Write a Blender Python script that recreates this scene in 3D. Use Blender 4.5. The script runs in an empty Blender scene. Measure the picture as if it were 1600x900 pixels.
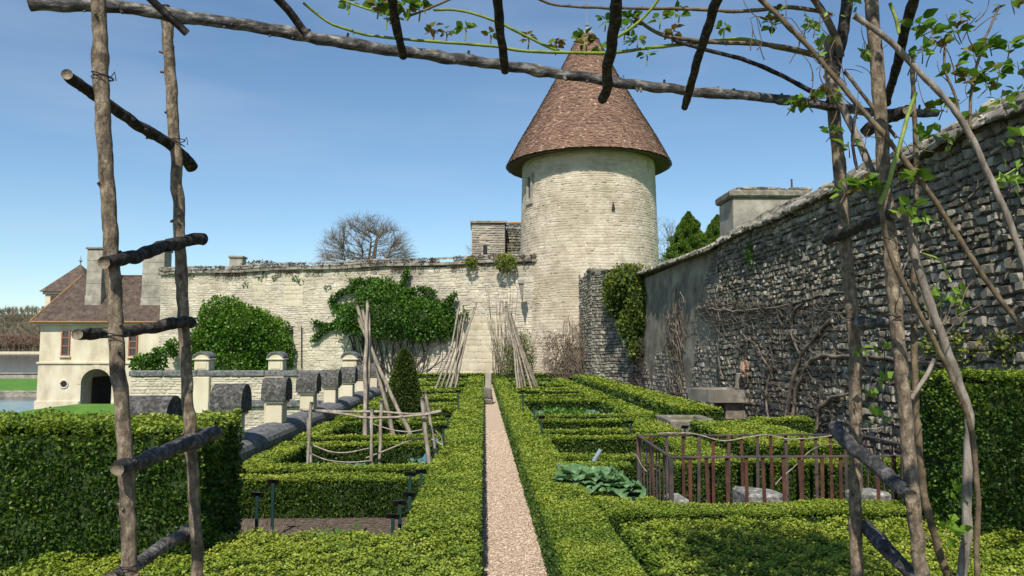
import bpy, math, random
import numpy as np
from mathutils import Vector, Matrix, Euler

R = math.radians
rng = np.random.default_rng(7)
random.seed(7)
S = bpy.context.scene
COL = S.collection

# ------------------------------------------------------------------ camera
F = 1200.0
PITCH = math.atan(0.0775)
YAW = math.atan(0.0375 / (0.0775 * math.sin(PITCH) + math.cos(PITCH)))
EYE = Vector((0, 0, 2.0))
cam_d = bpy.data.cameras.new('camera')
cam = bpy.data.objects.new('camera', cam_d); COL.objects.link(cam)
cam.location = EYE
cam.rotation_euler = (math.pi / 2 + PITCH, 0, -YAW)
cam_d.sensor_width = 36; cam_d.lens = 27.0
cam_d.clip_start = 0.05; cam_d.clip_end = 5000
S.camera = cam
CM = Euler((math.pi / 2 + PITCH, 0, -YAW)).to_matrix()

def P(u, v, D):
    """world point seen at photo pixel (u,v) on the plane y = D"""
    d = CM @ Vector(((u - 800) / F, (450 - v) / F, -1))
    return EYE + d * (D / d.y)

# ------------------------------------------------------------------ light
SUN_EL, SUN_AZ = 49.0, 12.0           # azimuth: degrees left of straight behind the camera
w = bpy.data.worlds.new('World'); S.world = w; w.use_nodes = True
nt = w.node_tree; nt.nodes.clear()
sky = nt.nodes.new('ShaderNodeTexSky'); sky.sky_type = 'NISHITA'
sky.sun_disc = False; sky.sun_elevation = R(SUN_EL)
sky.air_density = 1.0; sky.dust_density = 0.15; sky.ozone_density = 2.8; sky.altitude = 50
sd = Vector((-math.sin(R(SUN_AZ)), -math.cos(R(SUN_AZ)), 0))      # horizontal direction to the sun
sky.sun_rotation = math.atan2(sd.x, sd.y)
bg = nt.nodes.new('ShaderNodeBackground'); bg.inputs[1].default_value = 0.11
wo = nt.nodes.new('ShaderNodeOutputWorld')
tint_ = nt.nodes.new('ShaderNodeMix'); tint_.data_type = 'RGBA'; tint_.blend_type = 'MULTIPLY'; tint_.inputs[0].default_value = 1
tint_.inputs[7].default_value = (.97, 1.08, 1.10, 1); nt.links.new(sky.outputs[0], tint_.inputs[6])
wc = nt.nodes.new('ShaderNodeTexCoord'); wm = nt.nodes.new('ShaderNodeMapping'); wm.inputs['Scale'].default_value = (1.2, 1.2, 7); wm.inputs['Rotation'].default_value = (.15, .1, 0)
wn_ = nt.nodes.new('ShaderNodeTexNoise'); wn_.inputs['Scale'].default_value = 1.6; wn_.inputs['Detail'].default_value = 7; wn_.inputs['Roughness'].default_value = .55
nt.links.new(wc.outputs['Generated'], wm.inputs[0]); nt.links.new(wm.outputs[0], wn_.inputs[0])
wr = nt.nodes.new('ShaderNodeMapRange'); wr.inputs[1].default_value = .48; wr.inputs[2].default_value = .80; wr.inputs[4].default_value = .22; nt.links.new(wn_.outputs[0], wr.inputs[0])
cz = nt.nodes.new('ShaderNodeMix'); cz.data_type = 'RGBA'; cz.inputs[7].default_value = (5.2, 6.0, 6.8, 1)
nt.links.new(wr.outputs[0], cz.inputs[0]); nt.links.new(tint_.outputs[2], cz.inputs[6])
nt.links.new(cz.outputs[2], bg.inputs[0]); nt.links.new(bg.outputs[0], wo.inputs[0])
sl = bpy.data.lights.new('sun', 'SUN'); sl.energy = 4.9; sl.angle = R(0.5); sl.color = (1.0, 0.95, 0.86)
so = bpy.data.objects.new('sun', sl); COL.objects.link(so)
to_sun = Vector((sd.x * math.cos(R(SUN_EL)), sd.y * math.cos(R(SUN_EL)), math.sin(R(SUN_EL))))
so.rotation_euler = to_sun.to_track_quat('Z', 'Y').to_euler(); so.location = (0, -10, 20)
S.view_settings.view_transform = 'Standard'; S.view_settings.look = 'None'
S.view_settings.exposure = 0.18; S.view_settings.gamma = 1.0

# ------------------------------------------------------------------ materials
def mat(name, cols, scale=3.0, rough=0.85, bump=0.0, bscale=20.0, tint=0.0, detail=6, objrand=0.0,
        trans=0.0, spec=0.3, stain=None, sscale=0.6, samt=0.0, stretch=(1, 1, 1), dist=0.02, metal=0.0):
    """noise driven colour ramp; tint = weight of the per piece attribute; stain = colour of large lichen patches"""
    m = bpy.data.materials.new(name); m.use_nodes = True
    n = m.node_tree; N = n.nodes; L = n.links; N.clear()
    out = N.new('ShaderNodeOutputMaterial'); b = N.new('ShaderNodeBsdfPrincipled')
    b.inputs['Roughness'].default_value = rough; b.inputs['Specular IOR Level'].default_value = spec
    b.inputs['Metallic'].default_value = metal
    tc = N.new('ShaderNodeNewGeometry'); mp = N.new('ShaderNodeMapping'); mp.inputs['Scale'].default_value = stretch
    L.new(tc.outputs['Position'], mp.inputs[0])
    no = N.new('ShaderNodeTexNoise'); no.inputs['Scale'].default_value = scale; no.inputs['Detail'].default_value = detail
    no.inputs['Roughness'].default_value = 0.62
    L.new(mp.outputs[0], no.inputs[0])
    val = no.outputs[0]
    st = N.new('ShaderNodeMath'); st.operation = 'MULTIPLY_ADD'; st.inputs[1].default_value = 2.2; st.inputs[2].default_value = -0.6
    L.new(val, st.inputs[0]); val = st.outputs[0]
    if tint > 0:
        at = N.new('ShaderNodeAttribute'); at.attribute_name = 'tint'
        tv = at.outputs['Fac']
        if objrand > 0:
            oi = N.new('ShaderNodeObjectInfo'); tv = oi.outputs['Random']
        mx = N.new('ShaderNodeMix'); mx.data_type = 'FLOAT'; mx.inputs[0].default_value = tint
        L.new(val, mx.inputs[2]); L.new(tv, mx.inputs[3]); val = mx.outputs[0]
    cr = N.new('ShaderNodeValToRGB'); L.new(val, cr.inputs[0])
    e = cr.color_ramp.elements
    k = len(cols)
    for i, c in enumerate(cols):
        pos = i / (k - 1)
        if i == 0: el = e[0]; el.position = 0
        elif i == k - 1: el = e[len(e) - 1]; el.position = 1
        else: el = e.new(pos)
        el.color = (*c, 1)
    col = cr.outputs[0]
    if stain is not None:
        s1 = N.new('ShaderNodeTexNoise'); s1.inputs['Scale'].default_value = sscale; s1.inputs['Detail'].default_value = 8
        s1.inputs['Roughness'].default_value = 0.7
        L.new(tc.outputs['Position'], s1.inputs[0])
        r1 = N.new('ShaderNodeMapRange'); r1.inputs[1].default_value = 0.47; r1.inputs[2].default_value = 0.62
        r1.inputs[4].default_value = samt
        L.new(s1.outputs[0], r1.inputs[0])
        mc = N.new('ShaderNodeMix'); mc.data_type = 'RGBA'
        L.new(r1.outputs[0], mc.inputs[0]); L.new(col, mc.inputs[6]); mc.inputs[7].default_value = (*stain, 1)
        col = mc.outputs[2]
    L.new(col, b.inputs['Base Color'])
    if bump > 0:
        bn = N.new('ShaderNodeTexNoise'); bn.inputs['Scale'].default_value = bscale; bn.inputs['Detail'].default_value = 8
        bn.inputs['Roughness'].default_value = 0.7
        L.new(mp.outputs[0], bn.inputs[0])
        bp = N.new('ShaderNodeBump'); bp.inputs['Strength'].default_value = bump; bp.inputs['Distance'].default_value = dist
        L.new(bn.outputs[0], bp.inputs['Height']); L.new(bp.outputs[0], b.inputs['Normal'])
    if trans > 0:
        t = N.new('ShaderNodeBsdfTranslucent'); L.new(col, t.inputs[0])
        ms = N.new('ShaderNodeMixShader'); ms.inputs[0].default_value = trans
        L.new(b.outputs[0], ms.inputs[1]); L.new(t.outputs[0], ms.inputs[2]); L.new(ms.outputs[0], out.inputs[0])
    else:
        L.new(b.outputs[0], out.inputs[0])
    return m

M = {}
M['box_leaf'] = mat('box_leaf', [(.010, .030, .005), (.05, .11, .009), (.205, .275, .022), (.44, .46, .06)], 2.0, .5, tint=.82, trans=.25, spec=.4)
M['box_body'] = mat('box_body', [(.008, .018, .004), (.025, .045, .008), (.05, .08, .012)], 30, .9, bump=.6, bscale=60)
M['wild_leaf'] = mat('wild_leaf', [(.010, .035, .006), (.035, .10, .012), (.08, .19, .018), (.20, .31, .03)], 2.0, .38, tint=.85, trans=.25, spec=.5)
M['ivy_leaf'] = mat('ivy_leaf', [(.010, .03, .004), (.030, .085, .008), (.075, .17, .012), (.19, .30, .02)], 2.0, .45, tint=.85, trans=.2, spec=.4)
M['yew_leaf'] = mat('yew_leaf', [(.012, .025, .004), (.045, .075, .010), (.12, .155, .022)], 2.0, .6, tint=.8, trans=.1)
M['conifer_leaf'] = mat('conifer_leaf', [(.02, .05, .005), (.075, .14, .012), (.20, .27, .03)], 1.0, .6, tint=.8, trans=.15)
M['autumn_leaf'] = mat('autumn_leaf', [(.02, .05, .01), (.08, .13, .02), (.22, .24, .03), (.38, .30, .04)], 2.0, .5, tint=.85, trans=.25)
M['dry_leaf'] = mat('dry_leaf', [(.05, .03, .02), (.13, .09, .055), (.26, .20, .12)], 2.0, .8, tint=.8, trans=.1)
M['blue_leaf'] = mat('blue_leaf', [(.03, .08, .06), (.10, .20, .15), (.25, .36, .29)], 4.0, .5, tint=.8, trans=.1)
M['cabbage_leaf'] = mat('cabbage_leaf', [(.05, .12, .045), (.12, .23, .085), (.27, .40, .19)], 16.0, .42, bump=.7, bscale=30, trans=.15, spec=.5, dist=.02)
M['cut_wood'] = mat('cut_wood', [(.10, .075, .05), (.22, .17, .115), (.34, .28, .20)], 60, .9, bump=.5, bscale=120)
M['basin_stone'] = mat('basin_stone', [(.09, .08, .065), (.20, .18, .145), (.34, .31, .25)], 5, .9, bump=.8, bscale=20, stain=(.08, .07, .05), sscale=2.5, samt=.6)
M['soil'] = mat('soil', [(.06, .042, .028), (.15, .11, .08), (.26, .20, .15)], 14, .95, bump=1, bscale=70, dist=.03)
M['gravel'] = mat('gravel', [(.30, .21, .14), (.55, .42, .30), (.72, .60, .47)], 60, .9, bump=1, bscale=160, dist=.012, detail=3)
M['pebble'] = mat('pebble', [(.22, .15, .10), (.48, .355, .25), (.74, .62, .50)], 20, .85, tint=.9)
M['grass'] = mat('grass', [(.045, .12, .012), (.085, .20, .018), (.14, .27, .03)], .8, .9, bump=.5, bscale=30)
M['cream'] = mat('cream', [(.36, .30, .20), (.54, .465, .33), (.68, .60, .44)], 1.6, .9, bump=.5, bscale=14, tint=.5, stain=(.26, .23, .17), sscale=.45, samt=.5)
M['tower_stone'] = mat('tower_stone', [(.34, .275, .195), (.53, .44, .33), (.68, .595, .475)], 1.5, .9, bump=.5, bscale=9, tint=.34, stain=(.30, .255, .165), sscale=.35, samt=.6)
M['wall_stone'] = mat('wall_stone', [(.30, .26, .19), (.54, .475, .36), (.73, .665, .53)], 1.1, .9, bump=.6, bscale=14, tint=.45, stain=(.22, .20, .165), sscale=.35, samt=.65)
M['mortar'] = mat('mortar', [(.28, .23, .165), (.44, .37, .275), (.56, .48, .37)], 1.5, .95, bump=.6, bscale=16)
M['ashlar'] = mat('ashlar', [(.44, .37, .25), (.61, .53, .375), (.72, .645, .49)], .9, .85, bump=.25, bscale=10, stain=(.48, .42, .30), sscale=.25, samt=.2, stretch=(1, 1, .5))
M['ashlar_grey'] = mat('ashlar_grey', [(.20, .18, .14), (.34, .30, .24), (.46, .42, .34)], 1.4, .9, bump=.4, bscale=12, stain=(.12, .11, .10), sscale=.8, samt=.5)
M['dark_stone'] = mat('dark_stone', [(.058, .047, .032), (.25, .218, .165), (.62, .565, .45)], 4.5, .9, bump=1, bscale=26, tint=.45, stain=(.075, .065, .045), sscale=.5, samt=.45, dist=.03)
M['dark_stone_piece'] = mat('dark_stone_piece', [(.058, .047, .032), (.25, .218, .165), (.62, .565, .45)], 4.5, .9, bump=1, bscale=26, tint=.45, objrand=1, stain=(.075, .065, .045), sscale=.5, samt=.45, dist=.03)
M['dark_mortar'] = mat('dark_mortar', [(.045, .037, .027), (.12, .10, .075), (.22, .19, .14)], 4, .95, bump=.8, bscale=20)
M['slate_stone'] = mat('slate_stone', [(.045, .038, .028), (.20, .178, .138), (.58, .53, .43)], 5.0, .9, bump=1, bscale=22, tint=.5, stain=(.09, .085, .07), sscale=1.0, samt=.5, dist=.03)
M['slate_stone_piece'] = mat('slate_stone_piece', [(.045, .038, .028), (.20, .178, .138), (.58, .53, .43)], 5.0, .9, bump=1, bscale=22, tint=.5, objrand=1, stain=(.09, .085, .07), sscale=1.0, samt=.5, dist=.03)
M['plaster'] = mat('plaster', [(.09, .08, .062), (.25, .22, .165), (.40, .355, .27)], 1.4, .9, bump=1, bscale=9, dist=.04, stain=(.12, .115, .10), sscale=.9, samt=.7)
M['lichen_cap'] = mat('lichen_cap', [(.018, .017, .016), (.06, .056, .05), (.24, .23, .20)], 16, .95, bump=1, bscale=60, dist=.02, stain=(.30, .29, .25), sscale=26, samt=.35)
M['coping'] = mat('coping', [(.05, .05, .05), (.13, .13, .13), (.26, .26, .25)], 9, .9, bump=.8, bscale=40, dist=.02, stain=(.26, .25, .22), sscale=18, samt=.3)
M['far_coping'] = mat('far_coping', [(.07, .062, .048), (.21, .19, .15), (.44, .40, .32)], 3, .95, bump=1, bscale=12, tint=.4)
M['tile'] = mat('tile', [(.085, .06, .047), (.17, .102, .072), (.245, .142, .094), (.32, .21, .15), (.50, .38, .29)], 1.2, .85, bump=.3, bscale=30, tint=.72)
M['brown_roof'] = mat('brown_roof', [(.045, .032, .027), (.085, .06, .047), (.16, .115, .088)], 2.2, .9, bump=.5, bscale=18, stain=(.20, .15, .10), sscale=1.5, samt=.35)
M['orange_lichen'] = mat('orange_lichen', [(.22, .12, .05), (.40, .22, .08)], 3, .9)
M['lead'] = mat('lead', [(.16, .19, .22), (.26, .30, .33)], 4, .5)
M['iron'] = mat('iron', [(.03, .028, .028), (.07, .055, .05), (.15, .07, .045)], 6, .7, bump=.3, bscale=60)
M['rust'] = mat('rust', [(.03, .017, .013), (.075, .03, .020), (.14, .055, .032)], 5, .75, bump=.3, bscale=60)
M['green_metal'] = mat('green_metal', [(.010, .030, .026), (.018, .045, .040)], 6, .4, spec=.5)
M['dark_metal'] = mat('dark_metal', [(.012, .012, .013), (.03, .03, .032)], 6, .45)
M['red_frame'] = mat('red_frame', [(.22, .09, .05), (.32, .14, .08)], 3, .7)
M['glass'] = mat('glass', [(.02, .025, .03), (.05, .05, .055)], 3, .15, spec=.6)
M['bark'] = mat('bark', [(.06, .042, .028), (.24, .18, .12), (.50, .40, .28)], 60, .85, bump=1, bscale=120, stretch=(1, 1, .45), dist=.012, stain=(.055, .042, .032), sscale=22, samt=.75)
M['grey_bark'] = mat('grey_bark', [(.02, .019, .018), (.13, .12, .11), (.50, .47, .42)], 55, .85, bump=1, bscale=120, stretch=(.35, 1, 1), dist=.012, stain=(.025, .022, .02), sscale=16, samt=.85)
M['dark_bark'] = mat('dark_bark', [(.008, .007, .006), (.035, .029, .025), (.17, .145, .12)], 50, .85, bump=1, bscale=120, dist=.012)
M['blue_bark'] = mat('blue_bark', [(.014, .013, .013), (.075, .07, .07), (.28, .27, .26)], 40, .7, bump=1, bscale=110, dist=.012, stain=(.02, .018, .018), sscale=14, samt=.8)
M['rose_bark'] = mat('rose_bark', [(.05, .035, .022), (.13, .095, .055), (.24, .18, .11)], 30, .7, bump=.5, bscale=90, dist=.004)
M['rose_wood'] = mat('rose_wood', [(.08, .065, .05), (.24, .20, .16), (.42, .37, .31)], 30, .85, bump=1, bscale=80, stretch=(1, 1, .3), dist=.006)
M['rose_green'] = mat('rose_green', [(.10, .13, .02), (.20, .26, .04), (.30, .34, .07)], 18, .5, bump=.2, bscale=90)
M['rose_leaf'] = mat('rose_leaf', [(.03, .08, .008), (.11, .24, .02), (.30, .45, .05)], 7, .4, tint=.8, objrand=1, trans=.4, spec=.5)
M['rose_young'] = mat('rose_young', [(.10, .03, .015), (.20, .13, .03), (.24, .27, .04)], 7, .4, tint=.8, objrand=1, trans=.4, spec=.5)
M['pale_wood'] = mat('pale_wood', [(.13, .10, .075), (.30, .25, .19), (.48, .42, .33)], 16, .85, bump=.6, bscale=70, stretch=(1, 1, .3), dist=.005)
M['twig'] = mat('twig', [(.09, .07, .05), (.17, .135, .10), (.27, .22, .16)], 4, .9)
M['far_twig'] = mat('far_twig', [(.10, .085, .055), (.16, .135, .09), (.24, .20, .14)], .02, .9, tint=.6)
M['red_twig'] = mat('red_twig', [(.12, .075, .055), (.17, .10, .07), (.22, .14, .10)], .5, .9, tint=.6)
M['hill'] = mat('hill', [(.06, .06, .03), (.11, .10, .055), (.16, .14, .08)], .05, .95)
M['terracotta'] = mat('terracotta', [(.26, .15, .10), (.42, .26, .19)], 30, .8, bump=.4, bscale=60)
M['flint'] = mat('flint', [(.05, .05, .045), (.22, .21, .19), (.60, .58, .53)], 16, .9, bump=1, bscale=30)
mw = bpy.data.materials.new('lake_water'); mw.use_nodes = True
bw = mw.node_tree.nodes['Principled BSDF']; bw.inputs['Base Color'].default_value = (.02, .035, .05, 1)
bw.inputs['Roughness'].default_value = .08
tn = mw.node_tree.nodes.new('ShaderNodeTexNoise'); tn.inputs['Scale'].default_value = 1.2; tn.inputs['Detail'].default_value = 4
gn = mw.node_tree.nodes.new('ShaderNodeNewGeometry'); mw.node_tree.links.new(gn.outputs['Position'], tn.inputs[0])
bn_ = mw.node_tree.nodes.new('ShaderNodeBump'); bn_.inputs['Strength'].default_value = .25; bn_.inputs['Distance'].default_value = .12
mw.node_tree.links.new(tn.outputs[0], bn_.inputs['Height']); mw.node_tree.links.new(bn_.outputs[0], bw.inputs['Normal'])
M['water'] = mw

# ------------------------------------------------------------------ mesh building
class MB:
    def __init__(s): s.V = []; s.L = []; s.C = []; s.T = []; s.MI = []; s.n = 0; s.cur = 0
    def np(s, V, Fc, tint=None, mi=None):
        V = np.asarray(V, float).reshape(-1, 3); Fc = np.asarray(Fc)
        s.V.append(V); s.L.append((Fc + s.n).ravel()); s.C.append(np.full(len(Fc), Fc.shape[1]))
        s.T.append(np.broadcast_to(np.asarray(.5 if tint is None else tint, float), (len(V),)))
        s.MI.append(np.full(len(Fc), s.cur if mi is None else mi)); s.n += len(V)
    def poly(s, V, faces, tint=.5, mi=None):
        V = np.array([tuple(v) for v in V], float)
        s.V.append(V)
        for f in faces: s.L.append(np.array(f) + s.n)
        s.C.append(np.array([len(f) for f in faces])); s.T.append(np.full(len(V), tint))
        s.MI.append(np.full(len(faces), s.cur if mi is None else mi)); s.n += len(V)
    def box(s, x0, x1, y0, y1, z0, z1, tint=.5, mi=None, mt=None):
        v = [(x0, y0, z0), (x1, y0, z0), (x1, y1, z0), (x0, y1, z0), (x0, y0, z1), (x1, y0, z1), (x1, y1, z1), (x0, y1, z1)]
        if mt is not None: v = [mt @ Vector(q) for q in v]
        s.poly(v, [(3, 2, 1, 0), (4, 5, 6, 7), (0, 1, 5, 4), (1, 2, 6, 5), (2, 3, 7, 6), (3, 0, 4, 7)], tint, mi)
    def rbox(s, x0, x1, y0, y1, z0, z1, b=.01, jit=0.0, tint=.5, mi=None, mt=None):
        """box with chamfered edges"""
        xs = (x0, x1); ys = (y0, y1); zs = (z0, z1); V = []; idx = {}
        sg = (1, -1)
        for i in (0, 1):
            for j in (0, 1):
                for k in (0, 1):
                    jx, jy, jz = [random.uniform(-jit, jit) for _ in range(3)]
                    for a in range(3):
                        p = [xs[i] + sg[i] * b, ys[j] + sg[j] * b, zs[k] + sg[k] * b]
                        p[a] = (xs[i], ys[j], zs[k])[a]
                        idx[(i, j, k, a)] = len(V); V.append(Vector((p[0] + jx, p[1] + jy, p[2] + jz)))
        Fs = []
        for a in range(3):
            o = [q for q in range(3) if q != a]
            for sd_ in (0, 1):
                c = []
                for (m_, n_) in ((0, 0), (1, 0), (1, 1), (0, 1)):
                    t = [0, 0, 0]; t[a] = sd_; t[o[0]] = m_; t[o[1]] = n_; c.append(idx[(*t, a)])
                Fs.append(c)
        for e in range(3):
            o = [q for q in range(3) if q != e]
            for m_ in (0, 1):
                for n_ in (0, 1):
                    t0 = [0, 0, 0]; t1 = [0, 0, 0]
                    for t, q in ((t0, 0), (t1, 1)): t[e] = q; t[o[0]] = m_; t[o[1]] = n_
                    Fs.append([idx[(*t0, o[0])], idx[(*t1, o[0])], idx[(*t1, o[1])], idx[(*t0, o[1])]])
        for i in (0, 1):
            for j in (0, 1):
                for k in (0, 1): Fs.append([idx[(i, j, k, a)] for a in range(3)])
        if mt is not None: V = [mt @ q for q in V]
        # orient outward
        c = sum(V, Vector()) / len(V); F2 = []
        for f in Fs:
            nrm = (V[f[1]] - V[f[0]]).cross(V[f[2]] - V[f[1]])
            F2.append(f if nrm.dot(V[f[0]] - c) > 0 else f[::-1])
        s.poly(V, F2, tint, mi)
    def tube(s, pts, rad, n=6, wob=0.0, cap=True, tint=.5, mi=None):
        p = np.array([tuple(q) for q in pts], float); k = len(p)
        r = np.broadcast_to(np.asarray(rad, float), (k,)).copy()
        t = np.gradient(p, axis=0); t /= np.linalg.norm(t, axis=1)[:, None] + 1e-9
        ref = np.array([0, 0, 1.]) if abs(t[:, 2]).mean() < .8 else np.array([0, 1., 0])
        a = np.cross(t, ref); a /= np.linalg.norm(a, axis=1)[:, None] + 1e-9
        b = np.cross(t, a)
        th = np.arange(n) * 2 * math.pi / n
        rr = r[:, None] * (1 + wob * rng.normal(0, 1, (k, n)))
        V = p[:, None] + rr[..., None] * (np.cos(th)[None, :, None] * a[:, None] + np.sin(th)[None, :, None] * b[:, None])
        i = np.arange(k - 1)[:, None] * n; j = np.arange(n)[None]; j2 = (j + 1) % n
        Fq = np.stack([i + j, i + n + j, i + n + j2, i + j2], -1).reshape(-1, 4)
        base = s.n
        s.np(V, Fq[:, ::-1], tint, mi)
        if cap:
            s.L.append(np.arange(n) + base); s.L.append(np.arange(n)[::-1] + base + (k - 1) * n)
            s.C.append(np.array([n, n])); s.MI.append(np.full(2, s.cur if mi is None else mi))
    def lathe(s, prof, c, n=48, a0=0, a1=2 * math.pi, tint=.5, mi=None):
        full = abs(a1 - a0 - 2 * math.pi) < 1e-6
        th = a0 + (a1 - a0) * np.arange(n if full else n + 1) / n
        pr = np.array(prof, float); k = len(pr); m = len(th)
        V = np.stack([c[0] + pr[:, None, 0] * np.cos(th), c[1] + pr[:, None, 0] * np.sin(th), c[2] + np.broadcast_to(pr[:, None, 1], (k, m))], -1)
        i = np.arange(k - 1)[:, None] * m; j = np.arange(m if full else m - 1)[None]; j2 = (j + 1) % m
        s.np(V, np.stack([i + j, i + j2, i + m + j2, i + m + j], -1).reshape(-1, 4), tint, mi)
    def build(s, name, mats, parent=None, smooth=False):
        me = bpy.data.meshes.new(name)
        V = np.concatenate(s.V); L = np.concatenate(s.L).astype(np.int32); C = np.concatenate(s.C)
        me.vertices.add(len(V)); me.vertices.foreach_set('co', V.ravel())
        me.loops.add(len(L)); me.loops.foreach_set('vertex_index', L)
        me.polygons.add(len(C)); me.polygons.foreach_set('loop_start', np.concatenate([[0], np.cumsum(C)[:-1]]).astype(np.int32))
        me.polygons.foreach_set('material_index', np.concatenate(s.MI).astype(np.int32))
        me.update(calc_edges=True)
        at = me.attributes.new('tint', 'FLOAT', 'POINT'); at.data.foreach_set('value', np.concatenate(s.T).astype(np.float32))
        for m in (mats if isinstance(mats, (list, tuple)) else [mats]): me.materials.append(M[m])
        me.polygons.foreach_set('use_smooth', np.full(len(C), bool(smooth)))
        me.validate()
        o = bpy.data.objects.new(name, me); COL.objects.link(o)
        if parent: o.parent = parent
        return o

def tag(o, label=None, cat=None, group=None, kind=None):
    if label: o['label'] = label
    if cat: o['category'] = cat
    if group: o['group'] = group
    if kind: o['kind'] = kind
    return o
def empty(name, label, cat, loc=(0, 0, 0), group=None):
    o = bpy.data.objects.new(name, None); COL.objects.link(o); o.location = loc; o.empty_display_size = .2
    tag(o, label, cat, group); return o
def keep(o):
    """parent was set on a mesh in world coordinates: cancel the parent's place"""
    o.matrix_parent_inverse = Matrix.Translation(o.parent.location).inverted(); return o
def part(mb, name, mats, par, smooth=False, kind=None, label=None):
    o = keep(mb.build(name, mats, par, smooth))
    if kind: o['kind'] = kind
    if label: o['label'] = label
    return o
def wave(x, y, s=1.0, k=0.0):
    return (np.sin(x * 2.1 * s + y * 1.3 * s + k) + np.sin(x * -1.7 * s + y * 2.9 * s + 1.7 + k) + .6 * np.sin(x * 5.3 * s + y * 4.1 * s + 2.1 * k) + .5 * np.sin(x * 7.7 * s - y * 6.3 * s + k * 3)) / 3.1

# ------------------------------------------------------------------ leaves
def leaves(mb, pos, nrm, size, tint, spread=.9, mi=None, aspect=.6, flat=False):
    """one small pointed leaf per position, growing about along nrm"""
    n = len(pos)
    if n == 0: return
    if flat:      # leaves facing outward, lying like shingles
        nl = nrm + rng.normal(0, .34, (n, 3)); r = rng.normal(0, 1, (n, 3)); d = np.cross(nl, r); d /= np.linalg.norm(d, axis=1)[:, None] + 1e-9
        d = d + nrm * .35; wv = np.cross(d, nl)
    else:
        d = nrm + rng.normal(0, spread, (n, 3)); wv = np.cross(d, rng.normal(0, 1, (n, 3)))
    d /= np.linalg.norm(d, axis=1)[:, None] + 1e-9; wv /= np.linalg.norm(wv, axis=1)[:, None] + 1e-9
    sz = (np.broadcast_to(np.asarray(size, float), (n,)) * rng.uniform(.7, 1.3, n))[:, None]
    up = np.cross(wv, d) * sz * .12
    Lh = d * sz * 1.4; W = wv * sz * aspect
    V = np.stack([pos, pos + Lh * .5 + W + up, pos + Lh, pos + Lh * .5 - W + up], 1)
    f = np.arange(n)[:, None] * 4 + np.arange(4)[None]
    mb.np(V, f, np.repeat(np.clip(tint, 0, 1), 4), mi)

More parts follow.
